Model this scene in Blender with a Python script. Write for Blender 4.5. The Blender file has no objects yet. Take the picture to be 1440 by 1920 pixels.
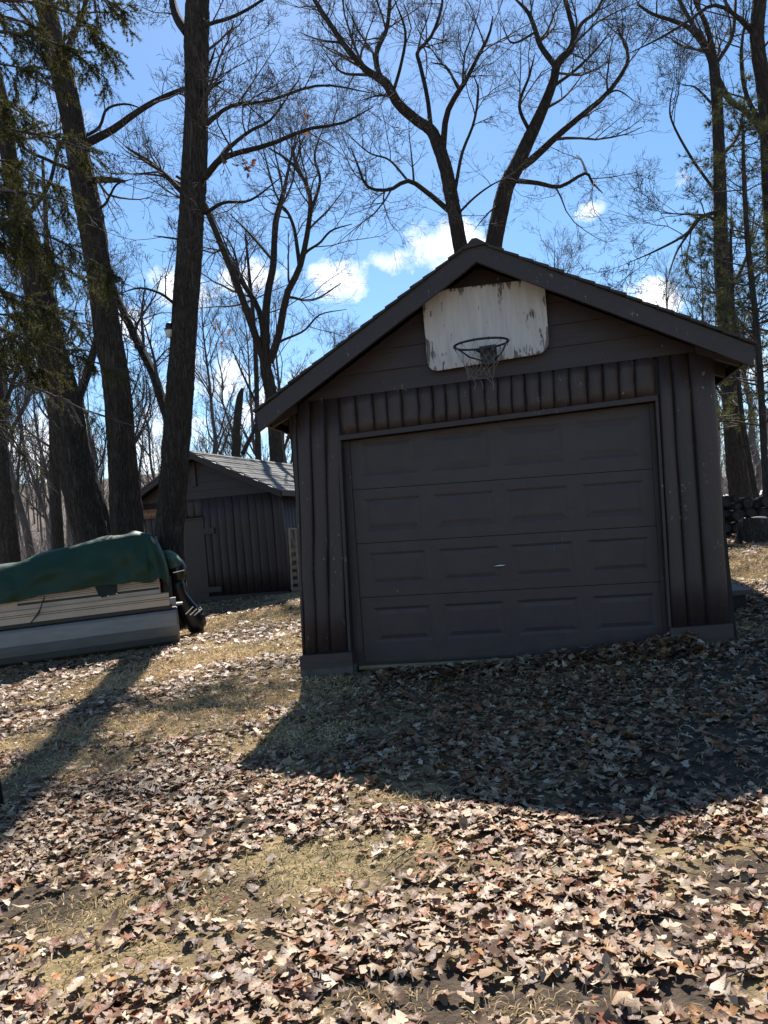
import bpy, math, random
import numpy as np
from mathutils import Matrix, Vector

# ------------------------------------------------------------------ camera, world, sun, exposure
S = bpy.context.scene
COL = S.collection
rng = np.random.default_rng(7)
random.seed(7)
CZ = 1.5                                   # eye height above the lawn
FPX, PITCH, ROLL = 1450.0, 0.03, 0.09      # focal length in photo pixels, pitch and roll in radians
cp, sp, cr, sr = math.cos(PITCH), math.sin(PITCH), math.cos(ROLL), math.sin(ROLL)
_R = np.array([1., 0, 0]); _U = np.array([0, -sp, cp]); FW = np.array([0, cp, sp])
RT = cr*_R - sr*_U; UP = sr*_R + cr*_U
CAM = np.array([0, 0, CZ])
cd = bpy.data.cameras.new('camera'); cam = bpy.data.objects.new('camera', cd); COL.objects.link(cam)
cd.sensor_fit = 'VERTICAL'; cd.sensor_height = 36; cd.lens = 36*FPX/1920
cd.clip_start = 0.05; cd.clip_end = 2000
cam.matrix_world = Matrix(((RT[0], UP[0], -FW[0], 0), (RT[1], UP[1], -FW[1], 0), (RT[2], UP[2], -FW[2], CZ), (0, 0, 0, 1)))
S.camera = cam

SUN_EL, SUN_AZ = math.radians(51.5), math.radians(-0.5)      # azimuth from +Y towards +X
sd = np.array([math.sin(SUN_AZ)*math.cos(SUN_EL), math.cos(SUN_AZ)*math.cos(SUN_EL), math.sin(SUN_EL)])
sl = bpy.data.lights.new('sun', 'SUN'); sl.energy = 5.0; sl.angle = math.radians(0.53); sl.color = (1, .95, .87)
so = bpy.data.objects.new('sun', sl); COL.objects.link(so)
so.rotation_euler = Vector(sd).to_track_quat('Z', 'Y').to_euler(); so.location = (0, 20, 40)

W = bpy.data.worlds.new('World'); S.world = W; W.use_nodes = True
wt = W.node_tree; wt.nodes.clear()
def wn(t, **k):
    n = wt.nodes.new(t)
    for a, b in k.items(): setattr(n, a, b)
    return n
def wl(a, b): wt.links.new(a, b)
def wmath(op, a, b=None, clamp=False):
    n = wn('ShaderNodeMath', operation=op, use_clamp=clamp)
    for i, v in enumerate((a, b)):
        if v is None: continue
        if isinstance(v, (int, float)): n.inputs[i].default_value = v
        else: wl(v, n.inputs[i])
    return n.outputs[0]
sky = wn('ShaderNodeTexSky', sky_type='NISHITA', sun_disc=False)
sky.sun_elevation = SUN_EL; sky.sun_rotation = SUN_AZ
sky.air_density = 1.0; sky.dust_density = 0.25; sky.ozone_density = 3.0; sky.altitude = 300
hsv = wn('ShaderNodeHueSaturation'); hsv.inputs['Hue'].default_value = .496; hsv.inputs['Saturation'].default_value = 1.14; hsv.inputs['Value'].default_value = 1.0
wl(sky.outputs[0], hsv.inputs['Color'])
geo = wn('ShaderNodeTexCoord'); dirv = geo.outputs['Generated']
sep = wn('ShaderNodeSeparateXYZ'); wl(dirv, sep.inputs[0])
# cumulus on a flat cloud deck: direction / (height + bias) gives smaller, denser clouds towards the horizon
den = wmath('ADD', wmath('MAXIMUM', sep.outputs[2], 0.0), 0.13)
cx = wmath('DIVIDE', sep.outputs[0], den); cy = wmath('DIVIDE', sep.outputs[1], den)
cmb = wn('ShaderNodeCombineXYZ'); wl(cx, cmb.inputs[0]); wl(cy, cmb.inputs[1]); cmb.inputs[2].default_value = 4.3
n1 = wn('ShaderNodeTexNoise'); n1.inputs['Scale'].default_value = 1.15; n1.inputs['Detail'].default_value = 9; n1.inputs['Roughness'].default_value = .58; n1.inputs['Distortion'].default_value = .25
wl(cmb.outputs[0], n1.inputs['Vector'])
# broad groups of cumulus low in the sky (a few in view, the rest all round)
cover = None
CLOUDS = [(820, 470, .07), (650, 520, .05), (740, 490, .042), (470, 525, .055), (330, 545, .07), (240, 600, .06), (420, 700, .08), (1240, 560, .045), (1110, 392, .026), (1290, 335, .03),
          (330, 850, .10), (120, 850, .12), (1400, 700, .12), (560, 760, .09), (900, 480, .05), (-300, 600, .2), (1800, 600, .2)]
for px, py, rad in CLOUDS:
    d = RT*((px-720)/FPX) + UP*((960-py)/FPX) + FW; d /= np.linalg.norm(d)
    vs = wn('ShaderNodeVectorMath', operation='SUBTRACT'); wl(dirv, vs.inputs[0]); vs.inputs[1].default_value = tuple(d)
    sc = wn('ShaderNodeVectorMath', operation='MULTIPLY'); wl(vs.outputs[0], sc.inputs[0]); sc.inputs[1].default_value = (1, 1, 1.7)
    ln = wn('ShaderNodeVectorMath', operation='LENGTH'); wl(sc.outputs[0], ln.inputs[0])
    g = wmath('SUBTRACT', 1.0, wmath('DIVIDE', ln.outputs['Value'], rad*1.5), clamp=True)
    cover = g if cover is None else wmath('MAXIMUM', cover, g)
n2 = wn('ShaderNodeTexNoise'); n2.inputs['Scale'].default_value = 13; n2.inputs['Detail'].default_value = 8; n2.inputs['Roughness'].default_value = .6; wl(dirv, n2.inputs['Vector'])
behind = wmath('MULTIPLY', wmath('MULTIPLY', sep.outputs[1], -1.0, clamp=True), .12)
lump = wmath('ADD', wmath('MULTIPLY', n2.outputs['Fac'], 1.0), wmath('MULTIPLY', cover, .42))
far = wmath('ADD', wmath('MULTIPLY', n1.outputs['Fac'], .9), behind)
dens = wmath('MAXIMUM', wmath('SUBTRACT', lump, .70), wmath('SUBTRACT', far, .60))
fac = wmath('POWER', wmath('MULTIPLY', dens, 4.2, clamp=True), .95)
shade = wn('ShaderNodeMapRange'); wl(n2.outputs['Fac'], shade.inputs['Value'])
shade.inputs['From Min'].default_value = .35; shade.inputs['From Max'].default_value = .7; shade.inputs['To Min'].default_value = 7.5; shade.inputs['To Max'].default_value = 12.5
cc = wn('ShaderNodeCombineColor'); wl(shade.outputs[0], cc.inputs[0]); wl(shade.outputs[0], cc.inputs[1]); wl(wmath('MULTIPLY', shade.outputs[0], 1.02), cc.inputs[2])
mx = wn('ShaderNodeMix', data_type='RGBA'); wl(fac, mx.inputs[0]); wl(hsv.outputs[0], mx.inputs[6]); wl(cc.outputs[0], mx.inputs[7])
bg = wn('ShaderNodeBackground'); bg.inputs['Strength'].default_value = 0.085; wl(mx.outputs[2], bg.inputs['Color'])
wo = wn('ShaderNodeOutputWorld'); wl(bg.outputs[0], wo.inputs['Surface'])
S.view_settings.view_transform = 'Standard'; S.view_settings.look = 'None'
S.view_settings.exposure = 1.0; S.view_settings.gamma = 1.0; S.view_settings.use_curve_mapping = False
S.render.resolution_x, S.render.resolution_y = 768, 1024

# ------------------------------------------------------------------ helpers: geometry
def ray(px, py): return RT*((px-720)/FPX) + UP*((960-py)/FPX) + FW
def at(px, py, Y):
    d = ray(px, py); return CAM + d*(Y/d[1])
def pxm(Y): return Y/FPX                                   # metres per photo pixel at depth Y
def nrm(v): return v/(np.linalg.norm(v, axis=-1, keepdims=True)+1e-12)

class Frame:
    """vertical plane: a along it, b world height, o outwards"""
    def __init__(s, c, yaw):
        s.c = np.array(c, float); s.u = np.array([math.cos(yaw), math.sin(yaw), 0]); s.n = np.array([math.sin(yaw), -math.cos(yaw), 0])
    def P(s, a, b, o=0.):
        return s.c*np.array([1, 1, 0]) + s.u*a + s.n*o + np.array([0, 0, b])
    def ab(s, px, py, o=0.):
        d = ray(px, py); c = s.c*np.array([1, 1, 0]) + s.n*o
        t = (c-CAM*np.array([1, 1, 0])).dot(s.n)/d.dot(s.n); p = CAM + d*t
        return float((p-c).dot(s.u)), float(p[2])

def mesh(name, V, Fc, mat=None, smooth=False, attr=None):
    me = bpy.data.meshes.new(name)
    V = np.asarray(V, np.float32).reshape(-1, 3)
    if isinstance(Fc, np.ndarray):
        nf, k = Fc.shape
        me.vertices.add(len(V)); me.vertices.foreach_set('co', V.ravel())
        me.loops.add(nf*k); me.loops.foreach_set('vertex_index', Fc.astype(np.int32).ravel())
        me.polygons.add(nf); me.polygons.foreach_set('loop_start', np.arange(0, nf*k, k, dtype=np.int32))
        me.update(calc_edges=True)
    else:
        me.from_pydata(V.tolist(), [], Fc)
    if mat: me.materials.append(mat)
    if smooth: me.polygons.foreach_set('use_smooth', np.ones(len(me.polygons), bool))
    if attr is not None:
        at_ = me.color_attributes.new('Col', 'FLOAT_COLOR', 'POINT'); at_.data.foreach_set('color', np.asarray(attr, np.float32).ravel())
    me.update()
    return me

def tag(o, label=None, cat=None, group=None, kind=None):
    if label: o['label'] = label
    if cat: o['category'] = cat
    if group: o['group'] = group
    if kind: o['kind'] = kind
    return o
def empty(name, loc, label=None, cat=None, group=None):
    o = bpy.data.objects.new(name, None); COL.objects.link(o); o.location = tuple(loc); o.empty_display_size = .2
    return tag(o, label, cat, group)
def org(parent):
    o = np.zeros(3)
    while parent is not None:
        o += np.array(parent.location); parent = parent.parent
    return o
def obj(name, V, Fc, mat, parent=None, smooth=False, attr=None):
    V = np.asarray(V, float).reshape(-1, 3) - org(parent)
    o = bpy.data.objects.new(name, mesh(name, V, Fc, mat, smooth, attr)); COL.objects.link(o)
    if parent: o.parent = parent
    return o
def inst(name, me, M, parent=None):
    o = bpy.data.objects.new(name, me); COL.objects.link(o)
    if parent:
        o.parent = parent; M = Matrix.Translation(-Vector(org(parent))) @ M
    o.matrix_local = M
    return o

class MB:
    """collects shapes into one mesh"""
    def __init__(s): s.V = []; s.F = []
    def add(s, V, Fc):
        k = len(s.V); s.V += [tuple(v) for v in V]; s.F += [tuple(i+k for i in f) for f in Fc]; return s
    def prism(s, lo, hi):
        """two matching polygons (world points) joined"""
        n = len(lo); Fc = [tuple(range(n))[::-1], tuple(range(n, 2*n))] + [(i, (i+1) % n, n+(i+1) % n, n+i) for i in range(n)]
        return s.add(list(lo)+list(hi), Fc)
    def slab(s, fr, pts, o0, o1):
        return s.prism([fr.P(a, b, o0) for a, b in pts], [fr.P(a, b, o1) for a, b in pts])
    def box(s, c, e, R=None):
        c = np.array(c); R = np.eye(3) if R is None else R
        q = [c + R @ (np.array([x, y, z])*np.array(e)) for z in (-.5, .5) for x, y in ((-.5, -.5), (.5, -.5), (.5, .5), (-.5, .5))]
        return s.prism(q[:4], q[4:])
    def tube(s, pts, rad, n=8, cap=True):
        pts = np.array(pts, float); rad = np.broadcast_to(np.array(rad, float), (len(pts),))
        V, Fc = tubes(pts[None], rad[None], n)
        k = len(V); Fl = [tuple(f) for f in Fc.tolist()]
        if cap: Fl += [tuple(range(n))[::-1], tuple(range(k-n, k))]
        return s.add(V, Fl)
    def build(s, name, mat, parent=None, smooth=False): return obj(name, s.V, s.F, mat, parent, smooth)

def tubes(P, R, n=3):
    """P (N,k,3) polylines, R (N,k) radii -> verts, quad faces"""
    N, k, _ = P.shape
    T = np.zeros_like(P); T[:, 1:-1] = P[:, 2:]-P[:, :-2]; T[:, 0] = P[:, 1]-P[:, 0]; T[:, -1] = P[:, -1]-P[:, -2]
    T = nrm(T); ov = nrm(P[:, -1]-P[:, 0])
    ref = np.where(np.abs(ov[:, 2:3]) > .8, np.array([[1., 0, 0]]), np.array([[0, 0, 1.]]))
    u = nrm(np.cross(T, ref[:, None, :])); v = np.cross(T, u)
    a = np.arange(n)*2*math.pi/n
    V = P[:, :, None, :] + R[:, :, None, None]*(np.cos(a)[None, None, :, None]*u[:, :, None, :] + np.sin(a)[None, None, :, None]*v[:, :, None, :])
    i = np.arange(N)[:, None, None]*k*n + np.arange(k-1)[None, :, None]*n
    j = np.arange(n)[None, None, :]; j2 = (j+1) % n
    Fc = np.stack([i+j, i+j2, i+n+j2, i+n+j], -1).reshape(-1, 4)
    return V.reshape(-1, 3), Fc

def smoothpath(pts, k):
    """Catmull-Rom resample of rows (any columns) to k rows"""
    p = np.array(pts, float); 
    if len(p) == 2: 
        t = np.linspace(0, 1, k)[:, None]; return p[0]*(1-t)+p[1]*t
    q = np.vstack([2*p[0]-p[1], p, 2*p[-1]-p[-2]]); m = len(p)-1; out = []
    for t in np.linspace(0, m-1e-6, k):
        i = int(t); f = t-i; a, b, c, d = q[i:i+4]
        out.append(.5*((2*b)+(-a+c)*f+(2*a-5*b+4*c-d)*f*f+(-a+3*b-3*c+d)*f**3))
    return np.array(out)

# ------------------------------------------------------------------ helpers: materials
def nodes(name):
    m = bpy.data.materials.new(name); m.use_nodes = True; t = m.node_tree; b = t.nodes['Principled BSDF']
    return m, t, b
class N:
    def __init__(s, t): s.t = t
    def new(s, ty, **k):
        n = s.t.nodes.new(ty)
        for a, b in k.items(): setattr(n, a, b)
        return n
    def link(s, a, b): s.t.links.new(a, b)
    def coord(s, scale=(1, 1, 1), kind='Object'):
        c = s.new('ShaderNodeTexCoord'); m = s.new('ShaderNodeMapping'); m.inputs['Scale'].default_value = scale
        s.link(c.outputs[kind], m.inputs['Vector']); return m.outputs[0]
    def noise(s, vec, scale, detail=5, rough=.6, dist=0):
        n = s.new('ShaderNodeTexNoise'); n.inputs['Scale'].default_value = scale; n.inputs['Detail'].default_value = detail
        n.inputs['Roughness'].default_value = rough; n.inputs['Distortion'].default_value = dist
        if vec is not None: s.link(vec, n.inputs['Vector'])
        return n.outputs['Fac']
    def ramp(s, fac, stops, mode='LINEAR'):
        r = s.new('ShaderNodeValToRGB'); r.color_ramp.interpolation = mode; e = r.color_ramp.elements
        while len(e) < len(stops): e.new(.5)
        for el, (p, c) in zip(e, stops): el.position = p; el.color = (*c, 1) if len(c) == 3 else c
        s.link(fac, r.inputs[0]); return r.outputs[0]
    def mix(s, fac, a, b, mode='MIX'):
        m = s.new('ShaderNodeMix', data_type='RGBA', blend_type=mode)
        for sock, v in ((m.inputs[0], fac), (m.inputs[6], a), (m.inputs[7], b)):
            if isinstance(v, (int, float)): sock.default_value = v
            elif isinstance(v, tuple): sock.default_value = (*v, 1)
            else: s.link(v, sock)
        return m.outputs[2]
    def math(s, op, a, b=0., clamp=False):
        m = s.new('ShaderNodeMath', operation=op, use_clamp=clamp)
        for i, v in enumerate((a, b)):
            if isinstance(v, (int, float)): m.inputs[i].default_value = v
            else: s.link(v, m.inputs[i])
        return m.outputs[0]
    def bump(s, h, dist, strength=1., to=None):
        b = s.new('ShaderNodeBump'); b.inputs['Distance'].default_value = dist; b.inputs['Strength'].default_value = strength
        s.link(h, b.inputs['Height']); s.link(b.outputs[0], to.inputs['Normal'])

def m_plain(name, col, rough=.6, var=.25, scale=6, metal=0., bump=.0, stretch=(1, 1, 1)):
    m, t, b = nodes(name); n = N(t); v = n.coord(stretch)
    f = n.noise(v, scale, 6)
    lo = tuple(c*(1-var) for c in col); hi = tuple(min(1, c*(1+var)) for c in col)
    n.link(n.ramp(f, [(.3, lo), (.7, hi)]), b.inputs['Base Color'])
    b.inputs['Roughness'].default_value = rough; b.inputs['Metallic'].default_value = metal
    if bump: n.bump(n.noise(v, scale*5, 5), bump, .6, b)
    return m

def m_stain(name, col, chip=.66, stretch=(14, 14, 1.2), rough=.55, rnd=.25, chipcol=(.30, .28, .25)):
    """dark brown exterior stain over wood: grain, weathered streaks, flecks of bare wood"""
    m, t, b = nodes(name); n = N(t)
    v = n.coord(stretch); v1 = n.coord((1, 1, 1))
    g = n.noise(v, 2.2, 8, .65); w = n.noise(v1, 1.3, 4)
    oi = n.new('ShaderNodeObjectInfo')
    c1 = n.ramp(g, [(.25, tuple(c*.7 for c in col)), (.75, tuple(c*1.35 for c in col))])
    c2 = n.mix(n.math('MULTIPLY', w, .35), c1, tuple(c*1.5+.006 for c in col))
    c3 = n.mix(n.math('MULTIPLY', oi.outputs['Random'], rnd), c2, tuple(c*.55 for c in col))
    fl = n.noise(n.coord((26, 26, 9)), 1.6, 5, .72); mask = n.math('MULTIPLY', n.noise(v1, 2.6, 3), 1.0)
    fm = n.math('MULTIPLY', n.math('SUBTRACT', n.math('ADD', fl, n.math('MULTIPLY', mask, .25)), chip+.125), 22., True)
    n.link(n.mix(fm, c3, chipcol), b.inputs['Base Color'])
    b.inputs['Roughness'].default_value = rough
    n.bump(n.math('ADD', g, n.math('MULTIPLY', fl, .4)), .004, .7, b)
    return m

def m_bark(name, dark, light, lich=.0, sc=1.):
    m, t, b = nodes(name); n = N(t)
    v = n.coord((12*sc, 12*sc, 1.0*sc)); v2 = n.coord((1, 1, 1))
    vo = n.new('ShaderNodeTexVoronoi', feature='DISTANCE_TO_EDGE'); vo.inputs['Scale'].default_value = 1.9
    ns = n.new('ShaderNodeTexNoise'); ns.inputs['Scale'].default_value = 1.4; ns.inputs['Detail'].default_value = 6
    n.link(v, ns.inputs['Vector'])
    mv = n.new('ShaderNodeVectorMath', operation='MULTIPLY_ADD'); n.link(ns.outputs['Color'], mv.inputs[0]); mv.inputs[1].default_value = (2.4, 2.4, 2.0); n.link(v, mv.inputs[2])
    n.link(mv.outputs[0], vo.inputs['Vector'])
    h = n.math('ADD', n.math('MULTIPLY', n.math('MINIMUM', vo.outputs['Distance'], .35), 2.2), n.math('MULTIPLY', n.noise(v, 5, 6), .5))
    c = n.ramp(h, [(.12, dark), (.75, light)])
    lc = n.math('MULTIPLY', n.math('SUBTRACT', n.noise(v2, 3.5, 6, .7), .55), 6., True)
    c = n.mix(n.math('MULTIPLY', lc, lich), c, (.16, .18, .14))
    n.link(c, b.inputs['Base Color']); b.inputs['Roughness'].default_value = .9
    b.inputs['Specular IOR Level'].default_value = .15
    n.bump(h, .05, 1., b)
    return m

M = {}
BR = (.041, .0275, .0255)
M['stain'] = m_stain('brown_stain', BR, chip=.655)
M['stain_shed'] = m_stain('shed_stain', (.044, .029, .025), chip=.72)
M['stain_h'] = m_stain('brown_stain_boards', BR, chip=.69, stretch=(1.2, 1.2, 14))
M['fascia'] = m_stain('fascia_stain', (.031, .021, .021), chip=.645, stretch=(2, 2, 10), chipcol=(.26, .23, .21))
M['doorpaint'] = m_stain('door_paint', (.036, .0245, .025), chip=.69, stretch=(3, 3, 3), rough=.5, rnd=.12, chipcol=(.22, .21, .2))
M['dark'] = m_plain('dark_interior_wood', (.016, .013, .012), .8)
M['stain_dk'] = m_stain('soffit_stain', (.04, .03, .028), chip=.8)
M['concrete'] = m_plain('concrete', (.10, .09, .08), .9, .3, 9, bump=.004)
M['tanwood'] = m_plain('bare_pine_board', (.30, .2, .10), .7, .35, 8)
M['teal'] = m_plain('mossy_sill', (.018, .036, .033), .55, .4, 7)
M['rubber'] = m_plain('black_rubber', (.012, .012, .013), .5, .2)
M['metal'] = m_plain('worn_chrome', (.7, .7, .68), .3, .15, 20, 1.)
M['blackmetal'] = m_plain('black_steel', (.009, .009, .010), .5, .3, 12)
M['cord'] = m_plain('weathered_white_cord', (.19, .175, .16), .9, .25, 30)
M['snow'] = m_plain('old_snow', (.85, .87, .9), .6, .05, 3)

def m_shingle(name, col):
    m, t, b = nodes(name); n = N(t); oi = n.new('ShaderNodeObjectInfo')
    v = n.coord(); f = n.noise(v, 60, 3, .8); g = n.noise(v, 3, 4)
    c = n.ramp(f, [(.3, tuple(x*.6 for x in col)), (.7, tuple(x*1.35 for x in col))])
    c = n.mix(n.math('MULTIPLY', oi.outputs['Random'], .55), c, tuple(x*.6 for x in col))
    c = n.mix(n.math('MULTIPLY', g, .4), c, tuple(x*.75 for x in col))
    n.link(c, b.inputs['Base Color']); b.inputs['Roughness'].default_value = .9; n.bump(f, .004, .8, b)
    return m
M['shingle'] = m_shingle('grey_shingle', (.15, .14, .13))
M['shingle_dk'] = m_shingle('dark_shingle', (.055, .05, .048))
M['bark'] = m_bark('oak_bark', (.020, .016, .014), (.10, .08, .064), .4)
M['bark2'] = m_bark('grey_bark', (.03, .025, .022), (.13, .108, .09), .25, 1.3)
M['twig'] = m_plain('twig_bark', (.065, .052, .047), .9, .3, 4)
M['bark_far'] = m_plain('far_bark', (.10, .085, .075), .9, .35, 2)
M['brush'] = m_plain('grey_brush', (.19, .16, .145), .9, .35, 3)

def m_leaf(name, use_attr):
    m, t, b = nodes(name); n = N(t)
    if use_attr:
        a = n.new('ShaderNodeVertexColor'); a.layer_name = 'Col'; col = a.outputs['Color']
    else:
        oi = n.new('ShaderNodeObjectInfo')
        col = n.ramp(oi.outputs['Random'], LEAFSTOPS, 'CONSTANT')
    vn = n.noise(n.coord(), 26, 4)
    col2 = n.mix(n.math('MULTIPLY', vn, .4), col, (.14, .08, .05))
    n.link(col2, b.inputs['Base Color']); b.inputs['Roughness'].default_value = .5; b.inputs['Specular IOR Level'].default_value = .42
    n.bump(n.noise(n.coord(), 90, 4), .004, .6, b)
    tr = n.new('ShaderNodeBsdfTranslucent'); n.link(col2, tr.inputs['Color'])
    ms = n.new('ShaderNodeMixShader'); ms.inputs[0].default_value = .16
    out = t.nodes['Material Output']; n.link(b.outputs[0], ms.inputs[1]); n.link(tr.outputs[0], ms.inputs[2]); n.link(ms.outputs[0], out.inputs['Surface'])
    return m
LEAFCOL = [((.45, .32, .195), 20), ((.34, .22, .13), 22), ((.61, .48, .34), 11), ((.25, .145, .085), 20), ((.16, .083, .05), 16), ((.32, .115, .042), 8), ((.23, .07, .036), 5), ((.41, .19, .058), 5), ((.095, .048, .034), 10)]
LEAFSTOPS = []; _acc = 0; _tot = sum(w for _, w in LEAFCOL)
for c_, w_ in LEAFCOL: LEAFSTOPS.append((_acc/_tot, c_)); _acc += w_
M['leaf'] = m_leaf('dry_oak_leaf', False); M['litter'] = m_leaf('leaf_litter_mat', True)
def m_blade():
    m, t, b = nodes('dry_grass'); n = N(t); a = n.new('ShaderNodeVertexColor'); a.layer_name = 'Col'
    n.link(a.outputs['Color'], b.inputs['Base Color']); b.inputs['Roughness'].default_value = .55
    tr = n.new('ShaderNodeBsdfTranslucent'); n.link(a.outputs['Color'], tr.inputs['Color'])
    ms = n.new('ShaderNodeMixShader'); ms.inputs[0].default_value = .35; out = t.nodes['Material Output']
    n.link(b.outputs[0], ms.inputs[1]); n.link(tr.outputs[0], ms.inputs[2]); n.link(ms.outputs[0], out.inputs['Surface'])
    return m
M['blade'] = m_blade()
def m_needle(name, c0, c1):
    m, t, b = nodes(name); n = N(t); f = n.noise(n.coord(), 1.7, 3)
    col = n.ramp(f, [(.3, c0), (.7, c1)]); n.link(col, b.inputs['Base Color']); b.inputs['Roughness'].default_value = .7; b.inputs['Specular IOR Level'].default_value = .2
    tr = n.new('ShaderNodeBsdfTranslucent'); n.link(n.mix(1., col, (1.3, 1.2, .75), 'MULTIPLY'), tr.inputs['Color']); ms = n.new('ShaderNodeMixShader'); ms.inputs[0].default_value = .38
    n.link(b.outputs[0], ms.inputs[1]); n.link(tr.outputs[0], ms.inputs[2]); n.link(ms.outputs[0], t.nodes['Material Output'].inputs['Surface'])
    return m
M['spruce'] = m_needle('spruce_needles', (.046, .052, .022), (.105, .105, .04)); M['pine'] = m_needle('pine_needles', (.065, .078, .036), (.14, .15, .07))

# ------------------------------------------------------------------ ground
GAR = Frame((1.004, 6.73, 0), -.19)
SHED = Frame(at(540, 1107, 16.6), -math.radians(19))
def gp(fr, px, py, o=0.): a, b = fr.ab(px, py, o); return fr.P(a, b, o)
ctrl = [(0, 0, 0), (-3, 2, -.08), (3, 2, .06), (0, 3.4, .12), gp(GAR, 565, 1270, .1), gp(GAR, 1372, 1206, .1), gp(GAR, 950, 1252, .0), at(335, 1208, 11), at(0, 1256, 10.35), gp(SHED, 540, 1111), gp(SHED, 395, 1128),
        at(1395, 1018, 11.5), (3.9, 8.2, .62), (0, 30, .95), (-15, 30, .45), (15, 30, 1.75), (-12, 10, -.35), (10, 3, .35), (0, -8, -.5), (-10, -6, -.6), (12, -6, -.2), (0, 60, 1.0), (-40, 60, 1.6), (40, 60, 2.6),
        (1.2, 13, .5), (-9, 18, .25)]
ctrl = np.array([tuple(c) for c in ctrl], float)
def _tps(d2): return .5*d2*np.log(d2+1e-9)
_n = len(ctrl); _d2 = ((ctrl[:, None, :2]-ctrl[None, :, :2])**2).sum(-1)
_A = np.zeros((_n+3, _n+3)); _A[:_n, :_n] = _tps(_d2)+np.eye(_n)*.3; _A[:_n, _n] = 1; _A[:_n, _n+1:] = ctrl[:, :2]; _A[_n, :_n] = 1; _A[_n+1:, :_n] = ctrl[:, :2].T
_w = np.linalg.solve(_A, np.concatenate([ctrl[:, 2], np.zeros(3)]))
def pnoise(x, y, s=1., seed=0):
    r = np.random.default_rng(seed); v = 0
    for i in range(7):
        a, ph, f = r.uniform(0, 6.28), r.uniform(0, 6.28), s*(1.45**i)*r.uniform(.8, 1.2)
        v = v + np.sin(f*(x*math.cos(a)+y*math.sin(a))+ph + .9*np.sin(f*.6*(y*math.cos(a)-x*math.sin(a))+ph*2))/(1.25**i)
    return v/2.6
def gz(x, y):
    x = np.asarray(x, float); y = np.asarray(y, float)
    xc = np.clip(x, -42, 42); yc = np.clip(y, -10, 62)
    d2 = (xc[..., None]-ctrl[:, 0])**2+(yc[..., None]-ctrl[:, 1])**2
    z = (_tps(d2)*_w[:_n]).sum(-1)+_w[_n]+_w[_n+1]*xc+_w[_n+2]*yc
    r = np.hypot(x, y)
    hill = np.clip((r-62)/110, 0, 1)**1.3
    hill = hill*np.where(y > 0, 1, .25)*(13+2.5*pnoise(x, y, .02, 3))*np.clip(1-(x-5)/60, .35, 1.3)
    return z + .012*pnoise(x, y, 2.2, 1)*np.clip(1-r/60, 0, 1) + hill
def ghit(px, py):
    d = ray(px, py); t = 1.5/max(.02, -d[2])
    for _ in range(40):
        p = CAM+d*t; e = p[2]-gz(p[0], p[1]); t += e*.6/max(.05, -d[2])
        t = min(max(t, .5), 80)
    return CAM+d*t

def axis(lims):
    out = []
    for a, b, st in lims: out += list(np.arange(a, b, st))
    return np.array(out+[lims[-1][1]])
gx = axis([(-600, -60, 45), (-60, -14, 2.5), (-14, -5, .5), (-5, 6, .11), (6, 14, .5), (14, 60, 2.5), (60, 600, 45)])
gy = axis([(-300, -12, 32), (-12, 0, 1), (0, 12, .11), (12, 24, .4), (24, 66, 2), (66, 220, 8), (220, 900, 60)])
GX, GY = np.meshgrid(gx, gy); GZ = gz(GX, GY)
nx_, ny_ = len(gx), len(gy); ii = (np.arange(ny_-1)[:, None]*nx_+np.arange(nx_-1)[None]).ravel()
def m_ground():
    m, t, b = nodes('lawn_soil'); n = N(t); v = n.coord()
    a = n.noise(v, 1.1, 5); c = n.noise(v, 14, 6, .7); d = n.noise(v, 70, 4)
    straw = n.ramp(c, [(.25, (.11, .085, .045)), (.5, (.26, .195, .105)), (.75, (.42, .315, .175))])
    soil = n.ramp(c, [(.3, (.035, .026, .021)), (.7, (.12, .09, .065))])
    k = n.math('MULTIPLY', n.math('SUBTRACT', a, .40), 6., True)
    ps = n.new('ShaderNodeSeparateXYZ'); n.link(v, ps.inputs[0])
    farf = n.new('ShaderNodeMapRange'); n.link(ps.outputs[1], farf.inputs['Value']); farf.inputs['From Min'].default_value = 20; farf.inputs['From Max'].default_value = 45
    sa = n.new('ShaderNodeVertexColor'); sa.layer_name = 'Col'; ss = n.new('ShaderNodeSeparateColor'); n.link(sa.outputs['Color'], ss.inputs[0])
    col = n.mix(n.math('SUBTRACT', k, n.math('MULTIPLY', ss.outputs[0], 1.6), True), soil, straw)
    lit = n.ramp(n.noise(v, 2.5, 8, .75), [(.3, (.07, .055, .045)), (.55, (.15, .12, .10)), (.8, (.22, .18, .15))])
    col = n.mix(farf.outputs[0], col, lit)
    n.link(col, b.inputs['Base Color']); b.inputs['Roughness'].default_value = .95; b.inputs['Specular IOR Level'].default_value = .1
    n.bump(n.math('ADD', c, n.math('MULTIPLY', d, .5)), .03, .8, b)
    return m
soilp = []
for px, py, rx, ry in ((1330, 1400, .55, .5), (1420, 1650, .25, .2), (1000, 1885, .5, .1), (820, 1860, .3, .1), (1380, 1250, .5, .5), (1300, 1470, .5, .25), (60, 1700, .3, .2), (330, 1560, .3, .12), (1180, 1760, .2, .1)):
    p = ghit(px, py); soilp.append((p[0], p[1], rx, ry))
def soil(x, y):
    v = np.zeros_like(x)
    for a, b, rx, ry in soilp: v = np.maximum(v, np.exp(-(((x-a)/rx)**2+((y-b)/ry)**2)**1.3*.8))
    return np.clip(v+.25*pnoise(x, y, 2.4, 15)*(v > .05), 0, 1)
sm_ = soil(GX, GY).ravel()
lawn = obj('lawn', np.stack([GX, GY, GZ], -1).reshape(-1, 3), np.stack([ii, ii+1, ii+nx_+1, ii+nx_], -1), m_ground(), smooth=True, attr=np.c_[sm_, sm_, sm_, np.ones(len(sm_))])
tag(lawn, 'leaf strewn lawn of dry straw coloured grass sloping up to the garage', kind='structure')

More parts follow.
